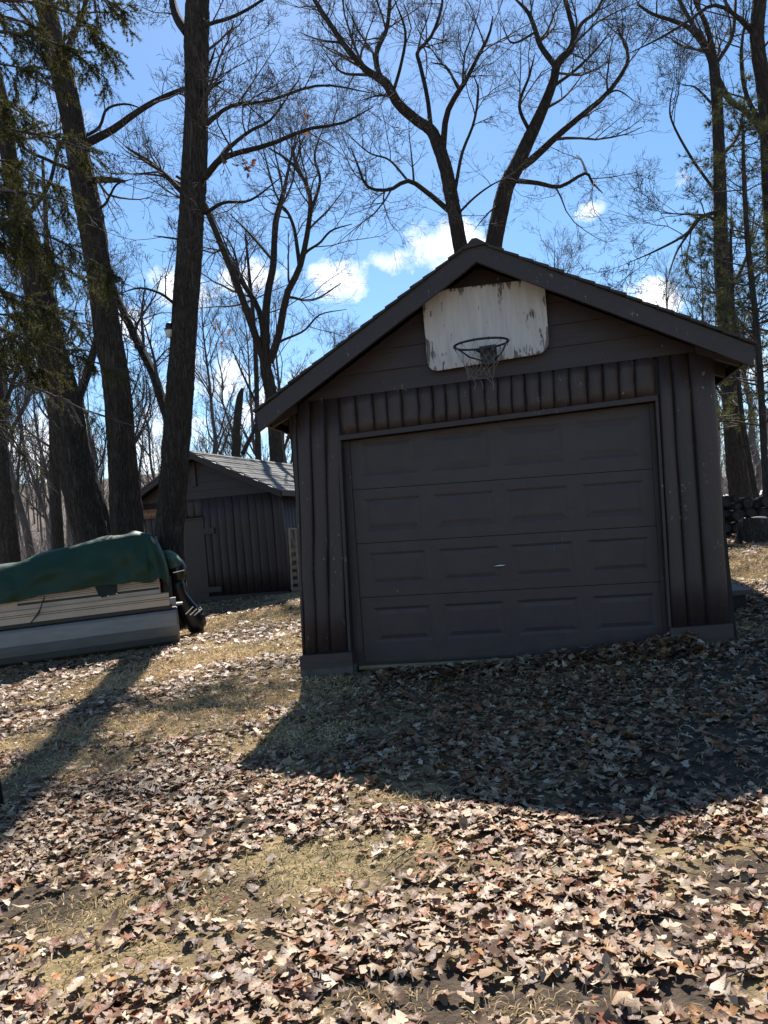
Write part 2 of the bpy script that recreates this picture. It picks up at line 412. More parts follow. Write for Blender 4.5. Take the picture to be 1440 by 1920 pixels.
# frozen lake glimpsed through the trunks behind the log pile
Vs = []; 
for i in range(28):
    an = i*2*math.pi/28; r = 1+.18*math.sin(3*an+1)+.1*math.sin(7*an)
    x, y = 15.6+6.5*r*math.cos(an), 34+5*r*math.sin(an); Vs.append((x, y, float(gz(x, y))+.06))
cx_, cy_ = 15.6, 34
Vs.append((cx_, cy_, float(gz(cx_, cy_))+.2))
lake = obj('snow_field', Vs, [(i, (i+1) % 28, 28) for i in range(28)], M['snow']); tag(lake, 'white patch of old snow beyond the log pile', kind='structure')

# ------------------------------------------------------------------ garage
g = GAR
def lerp(p, q, t): return p+(q-p)*t
def line(p, q):
    """height b as a function of a through two facade points"""
    return lambda a: p[1]+(q[1]-p[1])*(a-p[0])/(q[0]-p[0])
A = lambda px, py, o=0.: g.ab(px, py, o)
LT = line(A(545, 757, .03), A(1337, 655, .03))           # top of the logs
LB = line(A(568, 1228, .03), A(1366, 1168, .03))         # top of the sill plates
DT = line(A(640, 826), A(1228, 752))                     # door head
aL, aR = A(553, 900)[0]-.01, A(1349, 900)[0]+.01
GDEP = 6.0
gb = g.P(0, LB(0)-.16, 0)
garage = empty('garage', (gb[0], gb[1], float(gz(gb[0], gb[1]))), 'dark brown log sided garage with a paneled overhead door and gable roof', 'garage')
EO = .36                                                  # roof overhang in front of the facade
apx = A(889, 447, EO); eL = A(476, 768, EO); eR = A(1417, 640, EO)
rakeL = line(eL, apx); rakeR = line(apx, eR)
roofz = lambda a: rakeL(a) if a < apx[0] else rakeR(a)
dTL, dTR = A(640, 826), A(1228, 752); dBL, dBR = A(661, 1250), A(1255, 1216)
# structural walls behind the cladding
m = MB()
base = lambda a: LB(a)-.2
m.slab(g, [(aL, base(aL)), (dBL[0], base(dBL[0])), (dTL[0], dTL[1]), (dTL[0], LT(dTL[0])), (aL, LT(aL))], -.12, 0)
m.slab(g, [(dBR[0], base(dBR[0])), (aR, base(aR)), (aR, LT(aR)), (dTR[0], LT(dTR[0])), (dTR[0], dTR[1])], -.12, 0)
m.slab(g, [(dTL[0], dTL[1]), (dTR[0], dTR[1]), (dTR[0], LT(dTR[0])), (dTL[0], LT(dTL[0]))], -.12, 0)
up = .12
m.slab(g, [(aL, LT(aL)), (aR, LT(aR)), (aR, roofz(aR)-up), (apx[0], apx[1]-up), (aL, roofz(aL)-up)], -.12, 0)
m.build('front_wall', M['dark'], garage)
m = MB()
m.slab(g, [(aL, base(aL)), (aR, base(aR)), (aR, roofz(aR)-up), (apx[0], apx[1]-up), (aL, roofz(aL)-up)], -GDEP, -GDEP+.1)
m.build('back_wall', M['stain'], garage)
for sgn, a0 in ((-1, aL), (1, aR)):                       # ribbed log side walls
    prof = []; nl = 40
    for i in range(nl):
        for q in range(5):
            o = -.005-(GDEP-.02)*(i+q/5)/nl; prof.append((a0+sgn*(.05*math.sin(math.pi*q/5)-.06), o))
    prof.append((a0-sgn*.06, -GDEP+.005)); zt = roofz(a0)-up
    lo = [g.P(a, base(a0), o) for a, o in prof]; hi = [g.P(a, zt, o) for a, o in prof]
    k = len(lo); obj('side_wall', lo+hi, [(i, i+1, k+i+1, k+i) for i in range(k-1)], M['stain'], garage)
# footings the piers stand on, and the slab behind the door
m = MB(); a0, b0 = A(562, 1256, .1); a1, b1 = A(1376, 1202, .1)
for (p0, p1, of) in ((a0, dBL[0]+.02, .085), (dBR[0]-.02, a1, .085), (dBL[0]+.021, dBR[0]-.021, -.10)):
    zz = .115 if of > 0 else .24
    m.prism([g.P(p0, -.3, of), g.P(p1, -.3, of), g.P(p1, -.3, -GDEP), g.P(p0, -.3, -GDEP)],
            [g.P(p0, LB(p0)-zz, of), g.P(p1, LB(p1)-zz, of), g.P(p1, LB(p1)-zz, -GDEP), g.P(p0, LB(p0)-zz, -GDEP)])
m.build('foundation', M['concrete'], garage)
# sill plates
for (xa, xb) in (((562, 1240), (661, 1240)), ((1257, 1190), (1376, 1185))):
    a0 = A(*xa, .1)[0]; a1 = A(*xb, .1)[0]
    m = MB(); m.slab(g, [(a0, LB(a0)-.118), (a1, LB(a1)-.118), (a1, LB(a1)+.002), (a0, LB(a0)+.002)], -.02, .1)
    m.build('sill_plate', M['stain_h'], garage)

def log_mesh(a0b, a1b, bb, a0t, a1t, bt, bulge, seed, fr=g, o0=0., rows=7):
    r = np.random.default_rng(seed); V = []; K = 8
    for j in range(rows):
        t = j/(rows-1); lft = lerp(a0b, a0t, t); rgt = lerp(a1b, a1t, t); mid = (lft+rgt)/2; hw = (rgt-lft)/2
        w = .004*r.normal() if 0 < j < rows-1 else 0
        bl = bulge*(1+.1*r.normal())
        pinch = .8 if j in (0, rows-1) else 1.
        for i in range(K+1):
            th = math.pi*i/K; tl = lerp(bb(lft) if callable(bb) else bb, bt(lft) if callable(bt) else bt, t); tr = lerp(bb(rgt) if callable(bb) else bb, bt(rgt) if callable(bt) else bt, t)
            x = mid+w-hw*math.cos(th)*1.01
            V.append(fr.P(x, lerp(tl, tr, i/K), o0-.004+bl*pinch*math.sin(th)**.8))
    Fc = [(j*(K+1)+i, j*(K+1)+i+1, (j+1)*(K+1)+i+1, (j+1)*(K+1)+i) for j in range(rows-1) for i in range(K)]
    Fc += [tuple(range(K+1))[::-1], tuple((rows-1)*(K+1)+i for i in range(K+1))]
    return V, Fc
def ax(px, py): return A(px, py, .02)[0]
sd_ = 0
# left pier: corner strip and three logs; right pier: three logs and a corner face (x at the top, x at the bottom)
for (xt0, xt1, xb0, xb1, bl) in ((545, 554, 566, 572, .02), (554, 581, 572, 580+14, .05), (581, 608, 594, 620, .05), (608, 633, 620, 653, .045),
                                 (1232, 1257, 1259, 1291, .045), (1257, 1290, 1291, 1326, .05), (1290, 1338, 1326, 1368, .06)):
    yt = 757-(xt0-545)*.1288; yb = 1228-(xb0-568)*.0739
    V, Fc = log_mesh(ax(xb0, yb), ax(xb1, yb), LB, ax(xt0, yt), ax(xt1, yt), LT, bl, sd_); sd_ += 1
    obj('wall_log', V, Fc, M['stain'], garage, smooth=True)
HX = [635, 665, 697, 723, 751, 782, 809, 833, 858, 881, 907, 932, 958, 983, 1010, 1037, 1067, 1100, 1129, 1159, 1190, 1229]
hb = lambda a: DT(a)+.045
for i in range(len(HX)-1):
    x0, x1 = HX[i], HX[i+1]; yt = 757-(x0-545)*.1288; yb = 812-(x0-640)*.12
    sh = 4*(1-(x0-640)/600)+2
    V, Fc = log_mesh(ax(x0+sh, yb), ax(x1+sh, yb), hb, ax(x0, yt), ax(x1, yt), LT, .042+.012*random.random(), 50+i, rows=5)
    obj('header_log', V, Fc, M['stain'], garage, smooth=True)
# trim round the opening
m = MB(); m.slab(g, [(dTL[0]-.03, DT(dTL[0]-.03)), (dTR[0]+.02, DT(dTR[0]+.02)), (dTR[0]+.02, hb(dTR[0])-.002), (dTL[0]-.03, hb(dTL[0])-.002)], -.14, .034)
m.build('head_trim', M['fascia'], garage)
for (p, q, w) in ((dTL, dBL, -.026), (dTR, dBR, .022)):
    m = MB(); m.slab(g, [(p[0], p[1]-.001), (p[0]+w, p[1]-.001), (q[0]+w, q[1]-.02), (q[0], q[1]-.02)], -.16, .03)
    m.build('jamb_trim', M['fascia'], garage)
for q4 in (((640, 827), (654, 826), (683, 1247), (661, 1250)), ((1217, 754), (1229, 752), (1256, 1217), (1246, 1218))):
    m = MB(); m.slab(g, [A(*p, -.09) for p in q4][::-1], -.108, -.085); m.build('door_stop', M['stain'], garage)
# lap siding in the gable
pitch_b = .192; nb = 7
for i in range(nb):
    lo_ = lambda a, i=i: LT(a)+i*pitch_b
    hi_ = lambda a, i=i: LT(a)+(i+1)*pitch_b+.012
    lim = lambda a: roofz(a)-up-.01
    # clip the board by the roof line
    def clipx(fn, side):
        aa = np.linspace(apx[0], aL if side < 0 else aR, 200)
        ok = [a for a in aa if fn(a) <= lim(a)]
        return ok[-1] if ok else None
    l0, l1, h0, h1 = clipx(lo_, -1), clipx(lo_, 1), clipx(hi_, -1), clipx(hi_, 1)
    if l0 is None: continue
    if h0 is None: pts = [(l0, lo_(l0)), (l1, lo_(l1)), (apx[0], lim(apx[0]))]
    else: pts = [(l0, lo_(l0)), (l1, lo_(l1)), (h1, hi_(h1)), (h0, hi_(h0))]
    bot = [g.P(a, b, .001) for a, b in pts]; nlow = 2
    top = [g.P(a, b, .03 if k < nlow else .012) for k, (a, b) in enumerate(pts)]
    m = MB(); m.prism(bot, top); m.build('siding_board', M['stain_h'], garage)

# roof: decks, rake boards, shingles, rafters
def slope_pts(a0, b0, a1, b1, o0, o1, th):
    """slab along a roof slope between two facade points, from o0 to o1, th thick downwards"""
    return [g.P(a0, b0-th, o0), g.P(a1, b1-th, o0), g.P(a1, b1-th, o1), g.P(a0, b0-th, o1)], [g.P(a0, b0, o0), g.P(a1, b1, o0), g.P(a1, b1, o1), g.P(a0, b0, o1)]
for (p, q) in ((eL, apx), (apx, eR)):
    m = MB(); m.prism(*slope_pts(p[0], p[1]-.035, q[0], q[1]-.035, EO-.03, -GDEP-.3, .03)); m.build('roof_deck', M['stain_dk'], garage)
for (p, q, sg) in ((eL, apx, 1), (eR, apx, -1)):
    h = .165
    pts = [(p[0]+sg*.02, p[1]-.03), (q[0], q[1]-.03), (q[0], q[1]-.03-h), (p[0]+sg*.03, p[1]-.03-h)]
    m = MB(); m.slab(g, pts, EO-.045, EO); m.build('rake_board', M['fascia'], garage)
    n_c = 18; dx = (q[0]-p[0])/n_c; dz = (q[1]-p[1])/n_c
    for i in range(n_c):                                    # shingles that show their edges along the rake
        j = random.uniform(-.012, .012); dd = random.uniform(.0, .02)
        a0, b0 = p[0]+dx*(i-.03), p[1]+dz*(i-.03)-.008; a1, b1 = p[0]+dx*min(n_c, i+1.06), p[1]+dz*min(n_c, i+1.06)-.016
        m = MB(); m.prism([g.P(a0, b0-.016, EO+.028+j), g.P(a1, b1-.016, EO+.028+j), g.P(a1, b1-.016, EO-.22), g.P(a0, b0-.016, EO-.22)],
                          [g.P(a0, b0+.004+dd*.3, EO+.028+j), g.P(a1, b1+.002, EO+.028+j), g.P(a1, b1+.004, EO-.22), g.P(a0, b0+.004+dd*.3, EO-.22)])
        m.build('edge_shingle', M['shingle_dk'], garage)
    m = MB()
    for i in range(n_c):
        a0, b0 = p[0]+dx*(i-.03), p[1]+dz*(i-.03)-.008; a1, b1 = p[0]+dx*min(n_c, i+1.06), p[1]+dz*min(n_c, i+1.06)-.016
        o = EO-.222
        while o > -GDEP-.3:
            j = random.uniform(-.006, .006)
            m.prism([g.P(a0+j, b0-.016, o), g.P(a1, b1-.016, o), g.P(a1, b1-.016, o-.3), g.P(a0+j, b0-.016, o-.3)], [g.P(a0+j, b0+.012, o), g.P(a1, b1+.004, o), g.P(a1, b1+.004, o-.3), g.P(a0+j, b0+.012, o-.3)])
            o -= .305
    r_ = m.build('roof_shingles', M['shingle_dk'], garage); tag(r_, kind='stuff')
    wall_a = aL if sg > 0 else aR
    o = EO-.3
    while o > -GDEP:                                        # rafter tails under the eaves
        a1 = wall_a+sg*.1; b1 = roofz(a1) if abs(a1) < 9 else 0
        m = MB(); pts = [(p[0]+sg*.05, roofz(p[0]+sg*.05)-.067), (a1, b1-.067), (a1, b1-.067-.12), (p[0]+sg*.05, roofz(p[0]+sg*.05)-.067-.09)]
        m.slab(g, pts, o-.045, o); m.build('rafter_tail', M['stain_dk'], garage); o -= .5
    # eave fascia strip
    m = MB(); m.slab(g, [(p[0], p[1]-.03), (p[0]+sg*.03, p[1]-.02), (p[0]+sg*.03, p[1]-.12), (p[0], p[1]-.12)], -GDEP-.3, EO-.05); m.build('eave_board', M['stain_dk'], garage)
m = MB(); m.prism([g.P(apx[0]-.1, apx[1]-.085, EO+.03), g.P(apx[0]+.1, apx[1]-.065, EO+.03), g.P(apx[0]+.1, apx[1]-.065, -GDEP-.3), g.P(apx[0]-.1, apx[1]-.085, -GDEP-.3)],
                  [g.P(apx[0]-.02, apx[1]-.008, EO+.03), g.P(apx[0]+.02, apx[1]-.008, EO+.03), g.P(apx[0]+.02, apx[1]+.016, -GDEP-.3), g.P(apx[0]-.02, apx[1]+.016, -GDEP-.3)])
m.build('ridge_cap', M['shingle_dk'], garage)

# overhead door: four hinged sections, sixteen stamped panels
DO = -.11
dd0 = A(650, 830, DO); dd1 = A(1232, 760, DO)
SX = [((648, 828), (1232, 752)), ((660, 919), (1237, 878)), ((667, 1020), (1242, 985)), ((674, 1121), (1247, 1090)), ((682, 1243), (1254, 1214))]
sl_ = [line(A(*p, DO), A(*q, DO)) for p, q in SX]
sl_[0] = lambda a: sl_[1](a)+.56
DL = A(668, 1040, DO)[0]-.06; DR = A(1244, 1000, DO)[0]+.05
dp = empty('garage_door', garage.location, None, None); dp.parent = garage; dp.location = (0, 0, 0)
dw = DR-DL; cols = [(.062, .250), (.292, .484), (.522, .712), (.756, .938)]
for s_ in range(4):
    tp, bt_ = sl_[s_], sl_[s_+1]
    q = lambda fa, fb: (DL+fa*dw, lerp(bt_(DL+fa*dw)+.002, tp(DL+fa*dw)-.003, fb))
    V = []; Fc = []; xs = [0]+[c for p in cols for c in p]+[1]; ys = [0, .21, .82, 1] if s_ < 3 else [0, .30, .84, 1]
    idx = {}
    for j, y in enumerate(ys):
        for i, x in enumerate(xs):
            a, b = q(x, y); idx[i, j] = len(V); lip = -.006 if j in (0, 3) else 0
            V.append(g.P(a, b, DO+lip*0))
    for j in range(3):
        for i in range(len(xs)-1):
            if j == 1 and i % 2 == 1: continue
            Fc.append((idx[i, j], idx[i+1, j], idx[i+1, j+1], idx[i, j+1]))
    k = len(V); V += [g.P(*q(x, y), DO-.045) for y in (0, 1) for x in (0, 1)]
    L_ = len(xs)-1
    Fc += [(k, k+1, idx[L_, 0], idx[0, 0]), (k+2, idx[0, 3], idx[L_, 3], k+3), (k, k+2, k+3, k+1)]
    o_ = obj('door_section', V, Fc, M['doorpaint'], dp)
    for c0, c1 in cols:
        rings = [(0, 0), (.16, -.006), (.22, -.006), (.46, -.001)]       # inset fraction of panel height, depth
        V = []
        y0, y1 = ys[1], ys[2]; hgt = (tp(0)-bt_(0)); ph = (y1-y0)*hgt; pw = (c1-c0)*dw
        for f_, d_ in rings:
            ix = f_*ph*.45/dw; iy = f_*ph*.45/hgt
            for (x, y) in ((c0+ix, y0+iy), (c1-ix, y0+iy), (c1-ix, y1-iy), (c0+ix, y1-iy)): V.append(g.P(*q(x, y), DO+d_))
        Fc = [(4*r+i, 4*r+(i+1) % 4, 4*r+4+(i+1) % 4, 4*r+4+i) for r in range(3) for i in range(4)]+[(12, 13, 14, 15)]
        obj('door_panel', V, Fc, M['doorpaint'], dp)
hp = g.P(*A(937, 1060, DO), DO)
m = MB(); m.tube([g.P(*A(937, 1060, DO), DO+.0), g.P(*A(937, 1060, DO), DO+.045)], .012, 8)
m.tube([g.P(*A(925, 1062, DO+.05), DO+.04), g.P(*A(937, 1060.5, DO+.05), DO+.05), g.P(*A(948, 1060, DO+.05), DO+.04)], [.005, .010, .005], 8)
m.build('door_handle', M['metal'], dp, True)
# weather seal, bare board and mossy sill under the door
z0 = lambda a: sl_[4](a)
m = MB(); m.slab(g, [(DL, z0(DL)-.02), (DR, z0(DR)-.02), (DR, z0(DR)+.004), (DL, z0(DL)+.004)], DO-.03, DO+.006); m.build('bottom_seal', M['rubber'], dp)
am = A(1060, 1240, DO)[0]
m = MB(); m.slab(g, [(DL, z0(DL)-.055), (am, z0(am)-.03), (am, z0(am)-.022), (DL, z0(DL)-.022)], DO-.05, DO+.03); m.build('packing_board', M['tanwood'], garage)
m = MB(); m.slab(g, [(DL+.02, z0(DL)-.2), (DR-.06, z0(DR)-.2), (DR-.06, z0(DR)-.034), (am, z0(am)-.038), (DL+.02, z0(DL)-.066)], -.09, .055); m.build('door_sill', M['teal'], garage)
# step at the side door
st = empty('side_step', g.P(*A(1385, 1150, -1.2), -1.2), 'low dark wooden step beside the garage side wall', 'step')
sa, sb = A(1360, 1133, -1.0)
sa = aR+.03
m = MB(); m.slab(g, [(sa, .40), (sa+.34, .40), (sa+.34, .45), (sa, .45)], -1.75, -.98); 
sz = float(gz(*g.P(sa+.2, 0, -1.3)[:2]))
st.location = tuple(g.P(sa+.17, sz, -1.3))
m = MB(); m.slab(g, [(sa, sz+.13), (sa+.36, sz+.13), (sa+.36, sz+.175), (sa, sz+.175)], -1.75, -.95); m.build('tread', M['stain_h'], st)
m = MB(); m.slab(g, [(sa+.01, sz-.1), (sa+.31, sz-.1), (sa+.31, sz+.129), (sa+.01, sz+.129)], -1.7, -1.0); m.build('riser', M['dark'], st)

# ------------------------------------------------------------------ basketball hoop on the gable
m_, t_, b_ = nodes('peeling_white_paint'); n_ = N(t_)
v0 = n_.coord((1, 1, 1)); vs_ = n_.coord((16, 16, 3.2))
edge = n_.new('ShaderNodeVertexColor'); edge.layer_name = 'Col'
es = n_.new('ShaderNodeSeparateColor'); n_.link(edge.outputs['Color'], es.inputs[0])
pe = n_.noise(vs_, 1.5, 6, .68); pl = n_.noise(v0, 5, 4)
th_ = n_.math('ADD', n_.math('ADD', n_.math('MULTIPLY', pe, 1.0), n_.math('MULTIPLY', pl, .45)), n_.math('MULTIPLY', es.outputs[0], .17))
pk = n_.math('MULTIPLY', n_.math('SUBTRACT', th_, .868), 26., True)
wht = n_.ramp(n_.noise(n_.coord((20, 20, 2)), 1.2, 5), [(.25, (.43, .41, .40)), (.75, (.60, .58, .56))])
wd = n_.ramp(n_.noise(n_.coord((30, 30, 3)), 2, 5), [(.3, (.085, .07, .06)), (.7, (.19, .165, .14))])
n_.link(n_.mix(pk, wht, wd), b_.inputs['Base Color']); b_.inputs['Roughness'].default_value = .65
n_.bump(n_.math('SUBTRACT', 1., pk), .003, .7, b_)
BO = .105
c4 = [A(790, 548, BO), A(1020, 521, BO), A(1031, 660, BO), A(803, 698, BO)]
def bb_pt(s, t):
    q = [np.array(c) for c in c4]; return tuple((q[0]*(1-s)+q[1]*s)*(1-t)+(q[3]*(1-s)+q[2]*s)*t)
def rrect(rs, n=6):
    out = []
    for (cx0, cy0, sx, sy, a0) in ((0, 0, 1, 1, 180), (1, 0, -1, 1, 270), (1, 1, -1, -1, 0), (0, 1, 1, -1, 90)):
        r = rs[len(out)//(n+1)]
        for i in range(n+1):
            th = math.radians(a0+90*i/n); out.append((cx0+sx*r*.66+r*.66*math.cos(th), cy0+sy*r+r*math.sin(th)))
    return out
hoop = empty('basketball_hoop', g.P(*bb_pt(.5, 1), .03), 'basketball hoop with peeling white backboard and torn net on the garage gable', 'basketball hoop')
RR = rrect([.09, .07, .16, .13]); nR = len(RR)
V = []; colr = []
rings = [(1., .012), (1., -.004), (.0, 0)]
fr_pts = [bb_pt(s, t) for s, t in RR]
V += [g.P(a, b, BO-.02) for a, b in fr_pts]; colr += [1.]*nR
for sc in (1., .93, .8, .5):
    V += [g.P(*bb_pt(.5+(s-.5)*sc, .5+(t-.5)*sc), BO+(0 if sc < 1 else -.001)) for s, t in RR]; colr += [{1.: 1., .93: .55, .8: .12, .5: 0.}[sc]]*nR
V.append(g.P(*bb_pt(.5, .5), BO)); colr.append(0.)
Fc = [(r*nR+i, r*nR+(i+1) % nR, (r+1)*nR+(i+1) % nR, (r+1)*nR+i) for r in range(4) for i in range(nR)] + [(4*nR+i, 4*nR+(i+1) % nR, 5*nR) for i in range(nR)] + [tuple(range(nR))[::-1]]
obj('backboard', V, Fc, m_, hoop, attr=[(c, c, c, 1) for c in colr])
m = MB()
for s in (.22, .78):                                           # battens that hold the board off the siding
    a, b = bb_pt(s, .1); a2, b2 = bb_pt(s, .9); m.slab(g, [(a-.03, b2), (a+.03, b2), (a+.03, b), (a-.03, b)], .02, BO-.021)
m.build('batten', M['stain'], hoop)
ra, rb_ = A(902, 645, BO+.33); RC = g.P(ra, rb_+.0, BO+.33); RAD = .222
tiltz = .0
ringp = [RC+g.u*RAD*math.cos(t)+g.n*RAD*math.sin(t)+np.array([0, 0, -.035*math.cos(t)*0-.01*math.sin(t)]) for t in np.linspace(0, 2*math.pi, 41)]
m = MB(); m.tube(ringp, .0095, 8, False); rim = m.build('rim', M['blackmetal'], hoop, True)
bp = [A(898, 650, BO+.02), A(930, 645, BO+.02), A(934, 680, BO+.02), A(903, 684, BO+.02)]
m = MB(); m.slab(g, bp[::-1], BO-.001, BO+.02); m.build('bracket', M['blackmetal'], hoop)
bc = np.mean(np.array(bp), 0)
m = MB()
for s in (-1, 1):
    top = RC+g.u*RAD*.98*s+g.n*.03; low = g.P(bc[0]+s*.05, bc[1]-.05, BO+.015)
    m.tube([top, (top+low)/2+np.array([0, 0, -.025]), low], .007, 6)
    m.tube([RC+g.u*.05*s-g.n*RAD*.97, g.P(bc[0]+s*.055, rb_, BO+.01)], .011, 6)
m.build('brace', M['blackmetal'], hoop, True)
for k in range(0, 12, 1):
    t = k*2*math.pi/12+.2; p = RC+g.u*RAD*math.cos(t)+g.n*RAD*math.sin(t); m = MB(); m.tube([p+np.array([0, 0, .004]), p-np.array([0, 0, .022])], .004, 5); m.build('net_hook', M['blackmetal'], hoop)
m = MB(); rr = random.Random(3)
lev = [(0, -.018, .98), (1, -.085, .82), (2, -.145, .66), (3, -.19, .56), (4, -.235, .5), (5, -.275, .47)]
def netp(k, l, j=0):
    t = (k+.5*(l % 2))*2*math.pi/12+.2; _, dz, rs = lev[l]; h = (k*37+l*11) % 7/7-.5
    return RC+(g.u*math.cos(t)+g.n*math.sin(t))*RAD*(rs+.05*h)+g.u*(-.03*l/5)+np.array([0, 0, dz+.02*h*(l > 0)])
for l in range(5):
    for k in range(12):
        for d_ in (0, 1):
            if l >= 3 and rr.random() < .3+.12*(l-3): continue
            k2 = k+(d_-1 if l % 2 == 0 else d_)
            p, q = netp(k, l), netp(k2, l+1)
            mid = (p+q)/2+np.array([rr.uniform(-.008, .008), rr.uniform(-.008, .008), -.006]); m.tube([p, mid, q], .0016, 4)
for k in (7, 8, 10):                                            # frayed ends
    p = netp(k, 5); L = rr.uniform(.06, .13); m.tube([p, p+np.array([.012, 0, -L*.5]), p+np.array([rr.uniform(-.03, .05), 0, -L])], .0025, 4)
p = netp(6, 4); m.tube([p, p+g.u*.08+np.array([0, 0, -.03]), p+g.u*.15+np.array([0, 0, -.035]), p+g.u*.2+np.array([0, 0, -.1])], .0025, 4)
m.build('net', M['cord'], hoop)

# ------------------------------------------------------------------ shed behind
s = SHED
B = lambda px, py, o=0.: s.ab(px, py, o)
sLT = line(B(349, 938), B(512, 922)); sLB = line(B(400, 1119), B(540, 1108))
s_r = B(531, 1010)[0]; sap = B(357, 847, .3); ser = B(527, 918, .3)
half = s_r-sap[0]; s_l = sap[0]-half; srun = ser[0]-sap[0]; sel = (sap[0]-srun, ser[1])
srl = line(sel, sap); srr = line(sap, ser); srz = lambda a: srl(a) if a < sap[0] else srr(a)
SD = 5.2
sb_ = s.P((s_l+s_r)/2, 0, 0)
shed = empty('log_shed', (sb_[0], sb_[1], float(gz(sb_[0], sb_[1]))), 'brown log sided shed with grey shingle gable roof behind the boat', 'shed')
m = MB(); m.slab(s, [(s_l, sLB(s_l)-.3), (s_r, sLB(s_r)-.3), (s_r, srz(s_r)-.12), (sap[0], sap[1]-.12), (s_l, srz(s_l)-.12)], -.1, 0); m.build('front_wall', M['dark'], shed)
m = MB(); m.slab(s, [(s_l, sLB(s_l)-.3), (s_r, sLB(s_r)-.3), (s_r, srz(s_r)-.12), (sap[0], sap[1]-.12), (s_l, srz(s_l)-.12)], -SD, -SD+.1); m.build('back_wall', M['stain_shed'], shed)
for sgn, a0 in ((-1, s_l), (1, s_r)):
    m = MB(); m.prism([s.P(a0-sgn*.1, sLB(a0)-.3, -.1), s.P(a0, sLB(a0)-.3, -.1), s.P(a0, sLB(a0)-.3, -SD), s.P(a0-sgn*.1, sLB(a0)-.3, -SD)], [s.P(a0-sgn*.1, srz(a0)-.1, -.1), s.P(a0, srz(a0)-.1, -.1), s.P(a0, srz(a0)-.1, -SD), s.P(a0-sgn*.1, srz(a0)-.1, -SD)])
    m.build('side_wall', M['dark'], shed)
side = Frame(s.P(s_r, 0, 0), -math.radians(19)+math.pi/2)      # right hand side wall, a runs backwards
zb_, zt_ = sLB(s_r)-.03, srz(s_r)-.13
for i in range(34):
    w = SD/34; V, Fc = log_mesh(i*w, (i+1)*w, zb_, i*w, (i+1)*w, zt_, .045, 300+i, side, .0, 3)
    obj('wall_log', V, Fc, M['stain_shed'], shed, smooth=True)
nlog = 20; wlog = (s_r-s_l)/nlog
door_a0 = B(330, 1040)[0]; door_a1 = B(389, 1040)[0]; door_t = B(385, 973)[1]
doorL = door_a1-.95
for i in range(nlog):
    a0 = s_l+i*wlog; a1 = a0+wlog; lo_ = sLB
    if a0 > doorL-.02 and a1 < door_a1+.06: lo_ = lambda a: door_t+.03
    V, Fc = log_mesh(a0, a1, lo_, a0-.02*(1 if random.random() < .5 else 0), a1, sLT, .05, 400+i, s, 0., 5)
    obj('wall_log', V, Fc, M['stain_shed'], shed, smooth=True)
V, Fc = log_mesh(s_r-.04, s_r+.06, sLB, s_r-.04, s_r+.06, sLT, .06, 470, s); obj('corner_log', V, Fc, M['stain_shed'], shed, smooth=True)
for i in range(6):                                             # gable boards
    lo_ = lambda a, i=i: sLT(a)+i*.18; hi_ = lambda a, i=i: sLT(a)+(i+1)*.18+.01; lim = lambda a: srz(a)-.12
    def cl(fn, e):
        ok = [a for a in np.linspace(sap[0], e, 160) if fn(a) <= lim(a)]; return ok[-1] if ok else None
    l0, l1, h0, h1 = cl(lo_, s_l), cl(lo_, s_r), cl(hi_, s_l), cl(hi_, s_r)
    if l0 is None: continue
    pts = [(l0, lo_(l0)), (l1, lo_(l1)), (sap[0], lim(sap[0]))] if h0 is None else [(l0, lo_(l0)), (l1, lo_(l1)), (h1, hi_(h1)), (h0, hi_(h0))]
    m = MB(); m.prism([s.P(a, b, .001) for a, b in pts], [s.P(a, b, .03 if k < 2 else .01) for k, (a, b) in enumerate(pts)]); m.build('siding_board', M['stain_h'], shed)
vb0, vb1 = B(370, 905)[0], B(362, 905)[0]
m = MB(); m.slab(s, [(vb1-.02, B(370, 912)[1]), (vb0, B(370, 912)[1]), (vb0, srz(vb0)-.13), (vb1-.02, srz(vb1)-.13)], .03, .06); m.build('gable_post', M['stain_shed'], shed)
